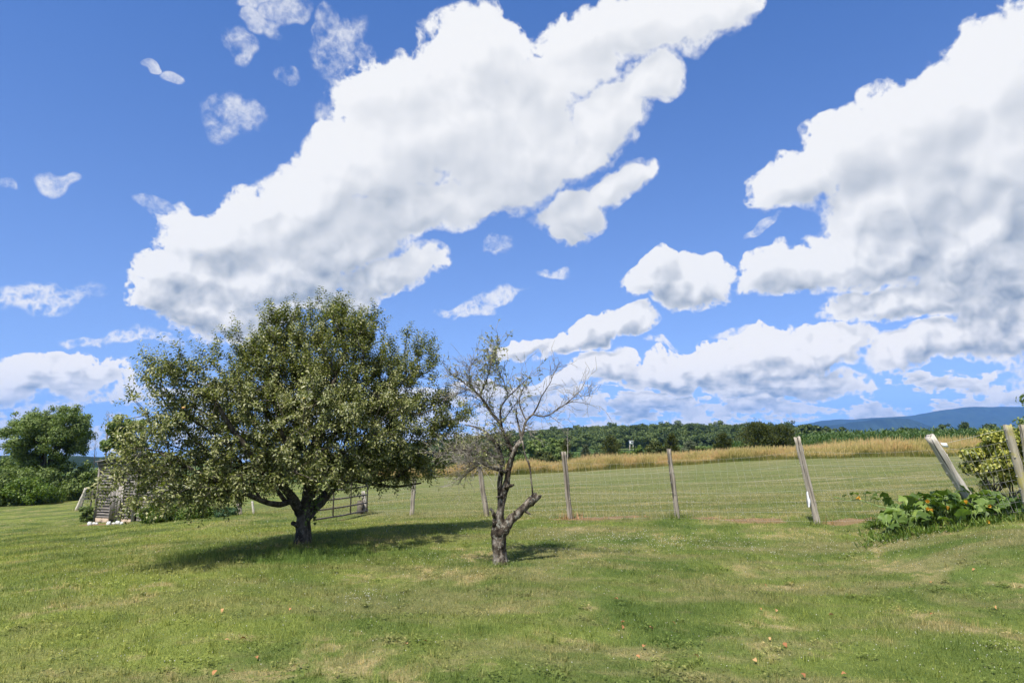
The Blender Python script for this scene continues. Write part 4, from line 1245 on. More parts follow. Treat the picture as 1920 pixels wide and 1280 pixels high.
# white plate hung on the fence, and the rag on the smooth post
def plate():
    c = P(1771, 834, 10.6)
    mb = MB()
    V = []
    for th in (0, -.004):
        V += [(-.062, th, .036), (.030, th, .030), (.066, th, -.034), (-.022, th, -.030)]
    mb.add(V, None, [(0, 3, 2, 1), (4, 5, 6, 7), (0, 1, 5, 4), (1, 2, 6, 5), (2, 3, 7, 6), (3, 0, 4, 7)])
    o = mb.build('sign_plate', M_WHITE, loc=c)
    tag(o, 'small blank white plate hung beside the far-leaning post', 'plate')
    h = MB()
    A1 = POSTS['f'][1]
    top = np.array([c.x - .03, c.y, c.z + .03])
    a = np.array(A1); b = np.array(POSTS['g'][1])
    tube(h, [a - c - np.array([0, .06, .04]), np.array([-.05, 0, .033]), np.array([.03, 0, .030]), b - c - np.array([0, .06, .04])], .0022, 4)
    h.build('hanging_wire', M_WIRE, o)
    rg = rs(4)
    p = P(1516, 950, 11.93)
    mb = MB()
    z = np.linspace(0, .26, 7); wd = np.array([.012, .03, .034, .03, .024, .02, .012])
    V = np.concatenate([np.stack([-wd + .01 * np.sin(z * 20), rg.normal(0, .004, 7), z], 1), np.stack([wd + .01 * np.sin(z * 20), rg.normal(0, .004, 7) - .012, z], 1), np.stack([wd * 0 + .01 * np.sin(z * 20), rg.normal(0, .004, 7) - .028, z], 1)])
    Q = [(i_, i_ + 1, j * 7 + i_ + 1, j * 7 + i_) for i_ in range(6) for j in (2,)] + [(14 + i_, 14 + i_ + 1, 7 + i_ + 1, 7 + i_) for i_ in range(6)] + [(7 + i_, 7 + i_ + 1, i_ + 1, i_) for i_ in range(6)]
    mb.add(V, None, Q)
    tag(mb.build('rag', M_WHITE, loc=p), 'white rag hanging low on the smooth leaning post', 'rag')
plate()

# ------------------------------------------------------------------ metal farm gate
def gate():
    m = plain_mat('rusty_gate_tube', (.16, .125, .105), .6, .35, .35, 20)
    A = P(688, 961, 20.3); Bp = P(588, 981, 17.6)
    A.z = gz(A.x, A.y) + .05
    Bp.z = gz(Bp.x, Bp.y) + .10
    d = Bp - A
    d.z = P(588, 981, 17.6).z - P(688, 961, 20.3).z + .02
    L = d.length
    root = empty('farm_gate', A, 'rusty tubular metal farm gate standing open behind the apple tree', 'gate')
    u = d.normalized()
    for z in (.05, .27, .50, .74, .98, 1.16):
        mb = MB(); tube(mb, [Vector((0, 0, z)), u * L * .5 + Vector((0, 0, z - .015)), u * L + Vector((0, 0, z))], .022, 8, .02)
        mb.build('rail', m, root, smooth=True)
    for f in (0.0, .34, .67, 1.0):
        mb = MB(); p = u * L * f
        tube(mb, [p + Vector((0, -.012, .02)), p + Vector((0, -.012, 1.19))], .02, 8)
        mb.build('upright', m, root, smooth=True)
    st = on_ground(675, 20.4)
    mb = MB(); tube(mb, [(0, 0, -.1), (.01, 0, .2), (.0, 0, .36)], [.12, .10, .09], 9, .12, 3, jag=.03)
    tag(mb.build('stump', M_BARK, loc=st), 'short brown stump beside the gate post', 'stump')
gate()

# ------------------------------------------------------------------ weathered shed
def shed():
    M = wood_mat('shed_board', (.37, .34, .31), (.20, .18, .165), (.075, .066, .06), 0, 34)
    MV = wood_mat('shed_upright_board', (.40, .37, .335), (.25, .225, .20), (.10, .09, .08), 2, 34)
    MS = plain_mat('shed_stone', (.42, .33, .25), .9, .1, .3, 6)
    MR = plain_mat('shed_roofing', (.20, .19, .18), .85, .2, .35, 5)
    M_IN = plain_mat('shed_gap_shade', (.05, .045, .04), .95, .05)  # near-black colour stands in for the shade behind and between the boards
    rg = rs(61)
    Y = 28.0
    A = on_ground(177, Y); 
    W, Dp, Hl, Hr = 1.62, 2.6, 2.30, 2.62
    root = empty('shed', A, 'leaning grey weathered board shed half hidden by the apple tree', 'shed', rz=R(-4))
    root.rotation_euler = (0, R(1.5), R(-6))
    # dark inner skin so gaps between boards read dark
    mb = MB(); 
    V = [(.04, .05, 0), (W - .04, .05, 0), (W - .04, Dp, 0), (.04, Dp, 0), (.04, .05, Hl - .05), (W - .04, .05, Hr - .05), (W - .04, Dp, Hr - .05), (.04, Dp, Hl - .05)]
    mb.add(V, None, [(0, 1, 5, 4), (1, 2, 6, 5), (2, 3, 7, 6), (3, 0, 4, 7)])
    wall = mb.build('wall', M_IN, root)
    # front: horizontal siding boards, each its own length, warped and lapped
    z = .20; k = 0
    data = []
    while z < Hr - .05:
        h = .095 + .03 * rg.random()
        xm = W * 1.0
        if z + h > Hl - .04:       # under the sloping eave
            x0 = (z + h - Hl + .04) / (Hr - Hl) * W
        else:
            x0 = 0
        cuts = [(x0, xm)]
        if .2 <= z < 1.62:
            cuts = [(x0, .60), (1.04, xm)]
        for (a, b) in cuts:
            if b - a < .12: continue
            mb = MB()
            n = 6; xs = np.linspace(a + .004, b - .004, n)
            wv = np.cumsum(rg.normal(0, .004, n)); wv2 = np.cumsum(rg.normal(0, .004, n)); lean = .018
            V = []
            for q in range(n):
                V += [(xs[q], .008 - lean, z + wv[q]), (xs[q], .016, z + h - .012 + wv2[q]), (xs[q], .040, z + h - .012 + wv2[q]), (xs[q], .040, z + wv[q])]
            V = np.array(V); V[:, 0] -= (a + b) / 2; V[:, 2] -= z
            Q = [(q * 4 + s, (q + 1) * 4 + s, (q + 1) * 4 + (s + 1) % 4, q * 4 + (s + 1) % 4) for q in range(n - 1) for s in range(4)]
            Q += [(3, 2, 1, 0), ((n - 1) * 4, (n - 1) * 4 + 1, (n - 1) * 4 + 2, (n - 1) * 4 + 3)]
            mb.add(V, None, Q)
            mb.build('board', M, wall, loc=((a + b) / 2, 0, z))
        z += h * (.95 + .12 * rg.random())
    # left side wall boards
    z = .2
    while z < Hl - .1:
        mb = MB(); h = .11
        box(mb, 0, 0, 0, .02, Dp, h - .012)
        mb.build('board', wood_mat('shed_side_board', (.30, .28, .25), (.17, .155, .14), (.07, .06, .055), 1, 34) if z == .2 else bpy.data.materials['shed_side_board'], wall, loc=(.02, Dp / 2 + .05, z + h / 2))
        z += h
    # door of upright planks
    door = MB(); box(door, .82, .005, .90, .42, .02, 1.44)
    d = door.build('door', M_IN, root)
    for k, x in enumerate((.655, .765, .875, .985)):
        mb = MB(); box(mb, 0, 0, 0, .10, .022, 1.46 + .03 * (k % 2))
        mb.build('plank', MV, d, loc=(x, -.02, .90))
    # corner boards and door posts
    for x, w_, h_ in ((-.005, .07, Hl - .02), (W + .005, .13, Hr - .02), (1.09, .08, 1.62)):
        mb = MB(); box(mb, 0, 0, h_ / 2, w_, .03, h_)
        mb.build('corner_board', MV, root, loc=(x, -.024, .0))
    # sloping fascia and roof
    ang = math.atan2(Hr - Hl, W)
    for nm, zz, th, dp, yy, mm in (('fascia', .0, .16, .035, -.035, M), ('roof', .10, .05, Dp + .35, Dp / 2 - .02, MR)):
        mb = MB(); box(mb, 0, 0, 0, W + .22, dp, th)
        o = mb.build(nm, mm, root, loc=(W / 2, yy, (Hl + Hr) / 2 + .02 + zz))
        o.rotation_euler = (0, -ang, 0)
    # lower stone sill courses
    for x0, x1 in ((0, .30), (.31, .60), (1.14, 1.38), (1.39, W)):
        mb = MB(); box(mb, 0, 0, 0, x1 - x0 - .012, .09, .24)
        mb.build('sill_stone', MS, root, loc=((x0 + x1) / 2, .02, .07))
    # lean-to at the right
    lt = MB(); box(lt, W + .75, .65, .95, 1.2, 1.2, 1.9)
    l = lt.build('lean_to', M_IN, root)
    z = .1
    while z < 1.85:
        mb = MB(); box(mb, 0, 0, 0, 1.24, .022, .105)
        mb.build('board', M, l, loc=(W + .75, .035, z + .06))
        z += .12
    # white stones along the foot
    MW = plain_mat('white_stone', (.60, .60, .57), .8, .2, .12, 8)
    for k, (px, Yy, s, lab) in enumerate([(168,27.0,.16,'white stone at the left corner of the shed'),(176,27.2,.11,'small white stone right of the one at the shed corner'),(181,27.2,.09,'smallest white stone near the shed corner'),
                                 (204,26.6,.16,'white stone in front of the shed door'),(213,26.9,.10,'little white stone beside the shed door'),(221,26.9,.17,'long white stone right of the shed door'),(228,26.8,.11,'white stone under the berry bush edge')]):
        r_ = rs(300 + k)
        g = on_ground(px, Yy)
        mb = MB(); V = []
        for la in (-.9, -.3, .35, .85):
            q = math.sqrt(1 - la * la)
            for a in range(8):
                e = 1 + r_.normal(0, .13)
                s_ = s * .6
                V.append((s_ * q * e * math.cos(a * .785), s_ * .7 * q * e * math.sin(a * .785), s * .55 * la * e + s * .3))
        mb.add(V, [(24, 25, 26), (24, 26, 27), (24, 27, 28), (24, 28, 29), (24, 29, 30), (24, 30, 31)], [(l_ * 8 + a, l_ * 8 + (a + 1) % 8, (l_ + 1) * 8 + (a + 1) % 8, (l_ + 1) * 8 + a) for l_ in range(3) for a in range(8)])
        tag(mb.build('stone', MW, loc=g), lab, 'stone', 'white stones at the foot of the shed')
shed()

# ------------------------------------------------------------------ squash plant at the fence
def squash():
    rg = rs(71)
    M_LEAF = leaf_mat('squash_leaf', [(0, (.06, .105, .020)), (.45, (.135, .205, .042)), (.85, (.22, .295, .07)), (1, (.30, .37, .10))], .5, .35, .3, 2.0, .3)
    M_PALE = leaf_mat('squash_leaf_pale', [(0, (.20, .30, .07)), (1, (.24, .34, .08))], .45, .3, .3, 2.0, .1)  # paler, more even green for a single large leaf
    M_STEM = plain_mat('squash_stem', (.17, .24, .08), .6, .3)
    M_FLOWER = leaf_mat('squash_flower', [(0, (.60, .27, .03)), (1, (.70, .42, .07))], .5, .3, .35, 4, .1)
    g0 = on_ground(1790, 10.9)
    root = empty('squash_plant', g0, 'sprawling green squash plant with orange flowers under the leaning post', 'plant', None)
    # a few leaf shapes shared by all leaves: five-lobed, wavy, cupped
    shapes = []
    for k in range(6):
        r_ = rs(800 + k)
        mb = MB(); V = [(0, 0, 0)]
        n = 15
        for q in range(n):
            a = -2.75 + q * 5.5 / (n - 1)
            r = .62 + .30 * math.cos(a * 5 / 2.2) ** 2 + .12 * math.cos(a) + r_.normal(0, .05)
            V.append((math.sin(a) * r * .5, .18 + math.cos(a) * r * .55, .20 * r * abs(math.sin(a * 2.5)) - .26 * r * r + r_.normal(0, .05)))
        T = [(0, q + 1, q + 2) for q in range(n - 1)]
        mb.add(V, [(a, c, b) for a, b, c in T], None, r_.random())
        shapes.append((mb.mesh('leaf', M_LEAF), mb.mesh('pale_leaf', M_PALE)))
    stems = MB()
    def leaf(x, y, z, size, pale=False, tilt=None, face=None):
        o = bpy.data.objects.new('leaf', shapes[rg.integers(0, 6)][1 if pale else 0])
        COL.objects.link(o)
        o.parent = root
        o.matrix_parent_inverse = Matrix.Translation(-g0)
        o.location = (x, y, z)
        t = tilt if tilt is not None else (R(10) + abs(rg.normal(0, R(24))))
        o.rotation_euler = (t * (1 if rg.random() < .75 else -1), rg.normal(0, R(18)), face if face is not None else rg.random() * 6.28)
        o.scale = (size, size, size)
        zb = float(gz(x, y))
        tube(stems, [(x + rg.normal(0, .04), y + rg.normal(0, .04), zb), (x + rg.normal(0, .015), y, (zb + z) / 2), (x, y, z)], [.008, .006, .005], 5)
    # the mound: photograph columns, height in metres, distance
    for k in range(190):
        px = 1660 + 262 * rg.random() ** .9
        Y = 10.35 + 1.25 * rg.random()
        hm = np.interp(px, [1660, 1700, 1740, 1800, 1850, 1890, 1925], [.20, .36, .42, .44, .36, .30, .22])
        g = on_ground(px, Y)
        f = 1 - ((Y - 10.95) / .9) ** 2
        leaf(g.x, g.y, g.z + .05 + hm * max(f, .12) * (.35 + .65 * rg.random()), .15 + .14 * rg.random())
    p = P(1802, 970, 10.25); leaf(p.x, p.y, p.z + .03, .29, True, R(48), 3.05)
    for (px, py, s) in ((1716, 935, .27), (1762, 928, .24), (1690, 930, .2), (1788, 925, .26), (1832, 930, .22), (1862, 936, .22)):
        p = P(px, py, 10.9); leaf(p.x, p.y, p.z, s)
    # the runner reaching out over the lawn
    run = [(1735,972,10.7),(1705,965,10.75),(1690,957,10.8),(1668,952,10.85),(1645,948,10.9),(1625,941,10.95),(1608,936,11.0),(1590,938,11.0),(1574,934,11.0),(1563,931,11.0)]
    q = spline(np.array([list(P(*a)) for a in run]), 36)
    vine = MB(); tube(vine, q, np.linspace(.013, .005, 36), 6, .1, 5)
    put_under(vine.build('vine', M_STEM, smooth=True), root)
    for (px, py, s, b) in ((1664, 944, .20, (1665, 952)), (1655, 930, .17, (1660, 950)), (1637, 928, .15, (1640, 947)), (1622, 924, .15, (1622, 940)), (1608, 925, .12, (1610, 936)), (1597, 926, .09, (1598, 937)), (1582, 929, .08, (1584, 936)), (1570, 931, .06, (1572, 934)), (1645, 935, .13, (1647, 948)), (1632, 936, .1, (1632, 943))):
        p = P(px, py, 10.95)
        o = bpy.data.objects.new('leaf', shapes[rg.integers(0, 6)][0]); COL.objects.link(o)
        o.parent = root; o.matrix_parent_inverse = Matrix.Translation(-g0)
        o.location = p; o.scale = (s, s, s); o.rotation_euler = (R(35) + rg.normal(0, .3), rg.normal(0, .3), rg.normal(3.1, .8))
        bb = P(b[0], b[1], 10.95)
        tube(stems, [bb, (bb + p) / 2 + Vector((.004, 0, 0)), p], [.005, .004, .004], 5)
    put_under(stems.build('stems', M_STEM), root)['kind'] = 'stuff'
    # flowers: trumpets of five petals
    fm = MB(); V = []; T = []
    for a in range(10):
        t = a * .628; r = .5 if a % 2 == 0 else .34
        V.append((.10 * math.cos(t), .10 * math.sin(t), 0)); V.append((.30 * math.cos(t), .30 * math.sin(t), .55)); V.append((r * math.cos(t), r * math.sin(t), .78 + (.10 if a % 2 == 0 else 0)))
    Q = [(a * 3 + s, ((a + 1) % 10) * 3 + s, ((a + 1) % 10) * 3 + s + 1, a * 3 + s + 1) for a in range(10) for s in (0, 1)]
    fm.add(V, None, Q, .5)
    fme = fm.mesh('flower', M_FLOWER)
    for (px, py, Y) in ((1740,942,10.5),(1749,959,10.4),(1777,955,10.4),(1812,944,10.4),(1853,948,10.4),(1850,978,10.1),(1605,934,10.9),(1738,955,10.42)):
        o = bpy.data.objects.new('flower', fme); COL.objects.link(o)
        o.parent = root; o.matrix_parent_inverse = Matrix.Translation(-g0)
        o.location = P(px, py, Y); s = .045 + .025 * rg.random(); o.scale = (s, s, s)
        o.rotation_euler = (R(50) + rg.normal(0, .4), rg.normal(0, .4), rg.normal(0, .6))
    # weeds and long grass at its foot
    wd = MB()
    n = 2600
    px = 1620 + 300 * rg.random(n); Yv = 10.0 + 1.7 * rg.random(n)
    G = np.array([list(on_ground(a, b)) for a, b in zip(px[:160], Yv[:160])])
    k = rg.integers(0, 160, n)
    C = G[k] + rg.normal(0, .06, (n, 3)) * [1, 1, 0]
    C[:, 2] = gz(C[:, 0], C[:, 1])
    leaves(wd, C, rg.normal(0, .6, (n, 3)) + [0, 0, 1], rg.normal(0, 1, (n, 3)), .05 + .10 * rg.random(n), .010 + .02 * rg.random(n), .1, None, rg)
    o = wd.build('weeds', M_BERRY)
    tag(o, 'rank weeds and long grass round the squash plant', 'weeds', kind='stuff')
squash()

# yellow-green bush behind the right-hand fence, tree at the edge
def side_bush():
    rg = rs(81)
    Y = 14.0
    g = on_ground(1888, Y)
    root = empty('evergreen_bush', g, 'dense yellow-green evergreen bush behind the wire at the right edge', 'shrub')
    lobes = [lobe(1885,842,Y,52,38,.55), lobe(1862,862,Y-.1,42,32,.45), lobe(1905,880,Y,45,40,.5), lobe(1878,890,Y-.05,32,30,.4), lobe(1930,850,Y,50,50,.6)]
    cl, d = clumps(lobes, 110, rg, .16)
    lf = MB(); C, dd = crown_pts(cl, 15000, rg, .5)
    foliage(lf, C, dd, .07, rg, .6)
    tk = MB()
    for k in range(14):
        a = rg.random() * 6.28
        b = np.array([g.x + .25 * rg.normal(), g.y + .15 * rg.normal(), g.z - .05]); e = np.array(cl[rg.integers(0, 110)][:3])
        q = spline(np.array([list(b) + [.016], list((b + e) / 2 + rg.normal(0, .05, 3)) + [.012], list(e) + [.005]]), 7)
        tube(tk, q[:, :3], q[:, 3], 5, .1, k)
    put_under(tk.build('stems', M_BARK), root); put_under(lf.build('foliage', M_YEWY), root)
side_bush()
broad_tree('leafy_tree', 'leafy branch tips of a tree reaching in at the right edge', 2012, 15.0, 700, 100, .30, 95, M_BROAD, 60, 7000, .075, 3, csize=.2)

# hunting blind at the wood's edge
def blind():
    g = on_ground(1184, 205)
    zt = P(1184, 826, 205).z
    root = empty('hunting_blind', g, 'tiny white box hunting blind on legs before the wood', 'hut')
    hgt = zt - g.z
    b = MB(); box(b, 0, 0, hgt - .55, 1.05, 1.05, 1.0); b.build('cabin', M_WHITE, root)
    r = MB(); box(r, 0, 0, hgt - .01, 1.3, 1.3, .08); r.build('roof', M_WHITE, root)
    wn = MB(); box(wn, .1, -.53, hgt - .42, .62, .03, .32); wn.build('window', plain_mat('blind_opening', (.03, .03, .035), .4, .4), root)
    for sx in (-1, 1):
        for sy in (-1, 1):
            l = MB(); tube(l, [(sx * .55, sy * .55, -.2), (sx * .42, sy * .42, hgt - 1.05)], .06, 5); l.build('leg', M_POST_PALE, root)
blind()

# fallen dry leaves on the lawn
def fallen():
    m = leaf_mat('dry_fallen_leaf', [(0, (.30, .13, .055)), (.5, (.42, .21, .09)), (1, (.52, .31, .14))], .7, .2, .15, 1, .2, (1.1, .9, .7))
    mes = []
    for k in range(5):
        r_ = rs(900 + k)
        mb = MB(); n = 5; V = []
        for q in range(n):
            f = q / (n - 1); wd = .5 * math.sin(math.pi * (.08 + .84 * f)) * (.8 + .3 * r_.random())
            cz = .22 * math.sin(f * 3.0) + .1 * r_.random()
            V += [(f - .5, -wd * .8, cz + .28 * wd), (f - .5, 0, cz), (f - .5, wd * .8, cz + .34 * wd + .05 * r_.random())]
        mb.add(V, None, [(q * 3 + s, (q + 1) * 3 + s, (q + 1) * 3 + s + 1, q * 3 + s + 1) for q in range(n - 1) for s in (0, 1)], k / 4)
        mes.append(mb.mesh('fallen_leaf', m))
    rg = rs(91)
    spots = [(1434,1092),(1155,1124),(1425,1142),(1454,1145),(1559,1156),(1747,1147),(1745,1094),(1827,1082),(1865,1136),(1914,1107),(1168,1170),(1166,1178),(1220,1180),(1262,1169),(1444,1197),(1472,1210),(1208,1214),(1196,1231),(1305,1234),(1417,1243),(1506,1274),(1583,1272),(544,1152),(417,1150),(425,1209),(455,1207),(481,1242),(402,1272),(434,1268),(762,1217),(797,1210)]
    for k, (px, py) in enumerate(spots):
        r = ray(px, py); s = -CAM_Z / r.z
        x, y = r.x * s, r.y * s
        o = bpy.data.objects.new('fallen_leaf', mes[k % 5]); COL.objects.link(o)
        o.location = (x, y, gz(x, y) + .022)
        o.scale = [.028 + .018 * rg.random()] * 3
        o.rotation_euler = (rg.normal(0, .4), rg.normal(0, .4), rg.random() * 6.28)
        tag(o, 'curled orange-brown fallen leaf lying on the mown lawn', 'leaf', 'fallen leaves scattered on the lawn')
fallen()
# ------------------------------------------------------------------ grass
def blade_mat(name, gain, tip):
    m, w, out = new_mat(name)
    c = lawn_colour(w)
    f = attr(w)
    c = w.mix(1.0, c, w.mix(f, tuple(gain * x for x in (.42, .52, .36)), tuple(gain * x for x in tip)), 'MULTIPLY')
    b = bsdf(w, c, .6, .25)
    tr = w.n('ShaderNodeBsdfTranslucent'); w.put(tr.inputs[0], w.mix(1.0, c, (1.1, 1.2, .5), 'MULTIPLY'))
    mx = w.n('ShaderNodeMixShader'); mx.inputs[0].default_value = .3
    w.t.links.new(b, mx.inputs[1]); w.t.links.new(tr.outputs[0], mx.inputs[2]); w.t.links.new(mx.outputs[0], out.inputs[0])
    return m
M_BLADE = blade_mat('grass_blades', 1.25, (1.75, 1.55, 1.6))

def blades(mb, x, y, h, wd, rg, lean=.7):
    n = len(x)
    z = gz(x, y)
    a = rg.random(n) * 6.28
    t = np.abs(rg.normal(0, lean, n))
    b = rg.random(n) * 6.28
    B = np.stack([x, y, z - .004], 1)
    sd = np.stack([np.cos(b), np.sin(b), np.zeros(n)], 1) * wd[:, None] * .5
    tip = B + np.stack([np.cos(a) * np.sin(t), np.sin(a) * np.sin(t), np.cos(t)], 1) * h[:, None]
    V = np.stack([B - sd, B + sd, tip], 1).reshape(-1, 3)
    T = np.arange(3 * n).reshape(-1, 3)
    mb.add(V, T, None, rg.random(n))

def lawn_blades():
    rg = rs(121)
    mb = MB()
    # thinning with distance from where one stands
    n = 760000
    y0, y1 = 3.6, 36.0
    u = rg.random(n)
    e = .62
    y = (y0 ** e + u * (y1 ** e - y0 ** e)) ** (1 / e)
    x = (rg.random(n) * 2 - 1) * (y * .84 + .9)
    k = np.sqrt(y / 5.0)
    # mower tufts: taller and shorter by patches
    pt = np.sin(x * 1.9 + np.sin(y * 1.3) * 2) * np.sin(y * 2.3 + np.sin(x * .9) * 2)
    h = (.024 + .020 * rg.random(n)) * (1 + .25 * pt) * k ** .5
    rank = np.exp(-(((x + 3.3) / 2.0) ** 2 + ((y - 9.5) / .8) ** 2)) + .9 * np.exp(-(((x + .2) / .45) ** 2 + ((y - 8.95) / .22) ** 2)) + .8 * np.exp(-(((x + 3.2) / .5) ** 2 + ((y - 10.8) / .4) ** 2))
    h = h * (1 + 1.5 * rank)
    wd = .0042 * k * (.7 + .6 * rg.random(n))
    bare = np.zeros(n, bool)
    for p, (rx, ry) in zip(DIRT, DIRT_R):
        bare |= (((x - p.x) / rx) ** 2 + ((y - p.y) / ry) ** 2) < (.55 + .5 * rg.random(n))
    keep = ~bare & (rg.random(n) > np.clip((y - 17) / 19, 0, 1))
    blades(mb, x[keep], y[keep], h[keep], wd[keep], rg, .75)
    # taller tufts the mower missed, clover and broad weeds, and long grass at the foot of every post
    tx, ty = [], []
    for _ in range(1500):
        yy = 4.2 + 15 * rg.random() ** 1.3; xx = (rg.random() * 2 - 1) * (yy * .84)
        m = rg.integers(7, 16)
        tx.append(xx + rg.normal(0, .022, m)); ty.append(yy + rg.normal(0, .022, m))
    tx, ty = np.concatenate(tx), np.concatenate(ty)
    blades(mb, tx, ty, .05 + .045 * rg.random(len(tx)), .005 + .003 * rg.random(len(tx)), rg, .45)
    for A_, _B in POSTS.values():
        m = 110
        px_, py_ = A_.x + rg.normal(0, .13, m), A_.y + rg.normal(0, .10, m)
        blades(mb, px_, py_, .07 + .13 * rg.random(m), .008 + .006 * rg.random(m), rg, .40)
    n_ = 420
    for _ in range(n_):
        yy = 4.2 + 11 * rg.random() ** 1.4; xx = (rg.random() * 2 - 1) * (yy * .84)
        m = rg.integers(14, 40)
        rr = .03 + .10 * rg.random()
        cx, cy = xx + rg.normal(0, rr, m), yy + rg.normal(0, rr, m)
        a = rg.random(m) * 6.28
        D_ = np.stack([np.cos(a), np.sin(a), .25 + .3 * rg.random(m)], 1)
        leaves(mb, np.stack([cx, cy, gz(cx, cy) + .018 + .015 * rg.random(m)], 1), D_, np.stack([rg.normal(0, .2, m), rg.normal(0, .2, m), np.ones(m)], 1), .018 + .022 * rg.random(m), .014 + .010 * rg.random(m), .1, .15 + .5 * rg.random(m), rg)
    o = mb.build('lawn_grass', M_BLADE)
    tag(o, 'short mown grass blades covering the lawn', 'grass', kind='stuff')
lawn_blades()

def clover():
    rg = rs(131)
    m = plain_mat('clover_flower', (.46, .45, .36), .8, .2, .15, 30)
    mb = MB()
    spots = []
    def patch(px, py, sx, sy, n):
        r = ray(px, py); s = -CAM_Z / r.z
        cx, cy = r.x * s, r.y * s
        for _ in range(n):
            spots.append((cx + rg.normal(0, sx), cy + rg.normal(0, sy)))
    patch(690, 1126, .16, .25, 90)
    patch(1240, 1020, .9, .5, 260); patch(1560, 1030, 1.0, .6, 220); patch(1800, 1060, .8, .7, 120); patch(1080, 1010, .6, .6, 120)
    patch(860, 1060, .8, .6, 120); patch(200, 1085, .6, .7, 70); patch(420, 1110, .8, .4, 60); patch(1820, 1240, .35, .3, 60)
    for _ in range(900):
        y = 5 + 14 * rg.random() ** 1.2; spots.append(((rg.random() * 1.9 - .8) * y * .8, y))
    for _ in range(900):
        y = 14 + 22 * rg.random(); spots.append(((rg.random() * 1.2 - .15) * y * .8, y))
    S = np.array(spots)
    Z = gz(S[:, 0], S[:, 1])
    r = (.0038 + .0032 * rg.random(len(S))) * np.clip(S[:, 1] / 9, .8, 1.5)
    oc = np.array([(1, 0, 0), (-1, 0, 0), (0, 1, 0), (0, -1, 0), (0, 0, 1), (0, 0, -1)], float)
    of = np.array([(0, 2, 4), (2, 1, 4), (1, 3, 4), (3, 0, 4), (2, 0, 5), (1, 2, 5), (3, 1, 5), (0, 3, 5)])
    C = np.stack([S[:, 0], S[:, 1], Z + .032 + .012 * rg.random(len(S))], 1)
    V = (C[:, None] + oc[None] * r[:, None, None]).reshape(-1, 3)
    T = (np.arange(len(S))[:, None, None] * 6 + of[None]).reshape(-1, 3)
    mb.add(V, T, None)
    tag(mb.build('clover_flowers', m), 'tiny white clover flowers dotted through the lawn', 'clover', kind='stuff')
clover()

# tall dry grass along the far edge of the mown field
EDGE = np.array([list(on_ground(a, b))[:2] for a, b in ((640,60),(840,56),(1000,54),(1130,52.5),(1260,50),(1370,47),(1480,44),(1650,42),(1820,40),(2000,38.5),(2200,37))])
def tall_grass():
    rg = rs(141)
    m, w, out = new_mat('tall_dry_grass')
    f = attr(w)
    n = w.noise(pos(w), .35, 3, .55)
    c = ramp(w, w.m('ADD', f, w.m('MULTIPLY', w.m('SUBTRACT', n, .5), 1.5), clamp=True), [(0, (.13, .175, .036)), (.3, (.27, .265, .075)), (.6, (.47, .39, .145)), (.85, (.60, .46, .20)), (1, (.60, .39, .19))])
    b = bsdf(w, c, .7, .2)
    tr = w.n('ShaderNodeBsdfTranslucent'); w.put(tr.inputs[0], c)
    mx = w.n('ShaderNodeMixShader'); mx.inputs[0].default_value = .35
    w.t.links.new(b, mx.inputs[1]); w.t.links.new(tr.outputs[0], mx.inputs[2]); w.t.links.new(mx.outputs[0], out.inputs[0])
    mb = MB()
    n = 170000
    s = rg.random(n) * (len(EDGE) - 1)
    i_ = np.minimum(s.astype(int), len(EDGE) - 2); fr = (s - i_)[:, None]
    E = EDGE[i_] * (1 - fr) + EDGE[i_ + 1] * fr
    dep = 8.0 * rg.random(n) ** 1.6 + .35 * np.sin(E[:, 0] * .9) + .2 * np.sin(E[:, 0] * 2.7)
    x, y = E[:, 0] + dep * (-.12), E[:, 1] + dep
    z = gz(x, y)
    lump = .5 + .5 * np.sin(x * .7 + np.sin(x * .23) * 3)
    h = (.40 + .50 * rg.random(n) + .35 * rg.random(n) ** 5) * (.80 + .36 * lump) * np.clip(.55 + dep * .9, .55, 1)
    a = rg.random(n) * 6.28; t = np.abs(rg.normal(0, .16, n))
    B = np.stack([x, y, z - .02], 1)
    d = np.stack([np.cos(a) * np.sin(t) + .05, np.sin(a) * np.sin(t), np.cos(t)], 1)
    b_ = rg.random(n) * 6.28
    sd = np.stack([np.cos(b_), np.sin(b_), np.zeros(n)], 1) * (.005 + .006 * rg.random(n))[:, None]
    mid = B + d * (h * .62)[:, None]; tip = B + d * h[:, None] + np.array([0, 0, -.02])
    # green stalk and leaf below, seed head above
    mb.add(np.stack([B - sd, B + sd, mid + sd * .4, mid - sd * .4], 1).reshape(-1, 3), None, np.arange(4 * n).reshape(-1, 4), np.clip(.02 + .42 * rg.random(n), 0, 1))
    q = np.stack([mid - sd * .4, mid + sd * .4, mid * .35 + tip * .65 + sd * 1.3, tip, mid * .35 + tip * .65 - sd * 1.3], 1)
    V = q.reshape(-1, 3); base = np.arange(n)[:, None] * 5
    mb.add(V, np.concatenate([base + np.array([[4, 2, 3]])]), np.concatenate([base + np.array([[0, 1, 2, 4]])]), np.clip(.45 + .5 * rg.random(n), 0, 1))
    o = mb.build('tall_grass', m)
    tag(o, 'strip of tall golden dry grass along the mown field edge', 'grass', kind='stuff')
tall_grass()

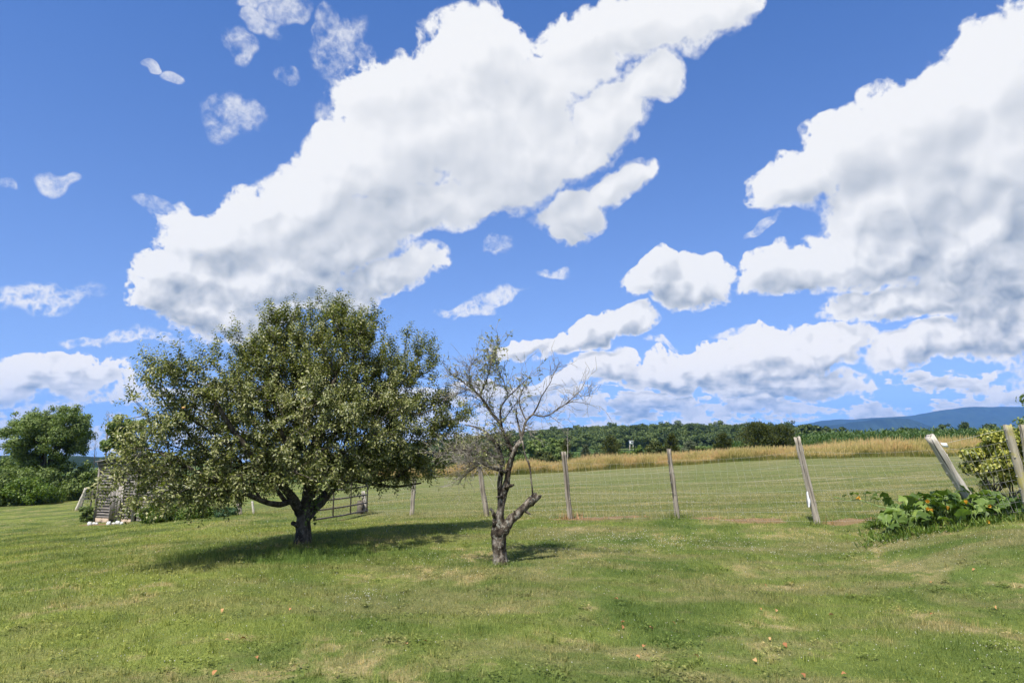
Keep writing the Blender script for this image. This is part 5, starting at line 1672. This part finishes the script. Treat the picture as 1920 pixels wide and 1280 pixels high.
def corn():
    rg = rs(151)
    m = leaf_mat('corn_leaf', [(0, (.045, .095, .028)), (.5, (.085, .150, .045)), (1, (.15, .21, .075))], .5, .35, .3, .2, .3)
    mb = MB()
    X, Y_ = [], []
    for r in range(46):                       # rows run along the field
        yy = 66 + r * 1.5
        x0 = yy * .30 if r < 12 else yy * .08; x1 = yy * .98 + 6
        st = .30 if r < 14 else .6
        xs = np.arange(x0, x1, st) + rg.normal(0, .06, len(np.arange(x0, x1, st)))
        X.append(xs); Y_.append(np.full(len(xs), yy) + rg.normal(0, .12, len(xs)))
    X = np.concatenate(X); Y_ = np.concatenate(Y_)
    n = len(X)
    Z = gz(X, Y_)
    H = (1.45 + .35 * rg.random(n)) * np.interp(X / Y_, [.08, .30, .42, .55], [.55, .7, 1.0, 1.1])
    k = 7
    for j in range(k):
        f = .25 + .75 * j / (k - 1)
        a = rg.random(n) * 6.28
        base = np.stack([X, Y_, Z + H * f * .9], 1)
        d = np.stack([np.cos(a), np.sin(a), np.full(n, .75 + .6 * f)], 1)
        ln = .55 * (1.15 - .45 * f) * (.8 + .4 * rg.random(n))
        leaves(mb, base, d, np.stack([-np.cos(a) * .5, -np.sin(a) * .5, np.ones(n)], 1), ln, .09 + .03 * rg.random(n), .2, None, rg)
    segs(mb, np.stack([X, Y_, Z - .05], 1), np.stack([X, Y_, Z + H], 1), .02, .008, 3, .4)
    tag(mb.build('corn', m), 'field of green corn rows behind the tall dry grass', 'corn', kind='stuff')
corn()

# ------------------------------------------------------------------ the air
def haze():
    mb = MB()
    box(mb, 0, 3100, -2, 12600, 6700, 496)
    m = bpy.data.materials.new('haze_air'); m.use_nodes = True
    nt = m.node_tree; nt.nodes.clear()
    o_ = nt.nodes.new('ShaderNodeOutputMaterial'); v = nt.nodes.new('ShaderNodeVolumePrincipled')
    v.inputs['Color'].default_value = (.20, .46, 1.0, 1)
    v.inputs['Density'].default_value = 1.15e-4
    v.inputs['Anisotropy'].default_value = 0.0
    nt.links.new(v.outputs[0], o_.inputs['Volume'])
    tag(mb.build('haze', m), 'thin blue summer haze over the far hills', 'haze', kind='stuff')
haze()
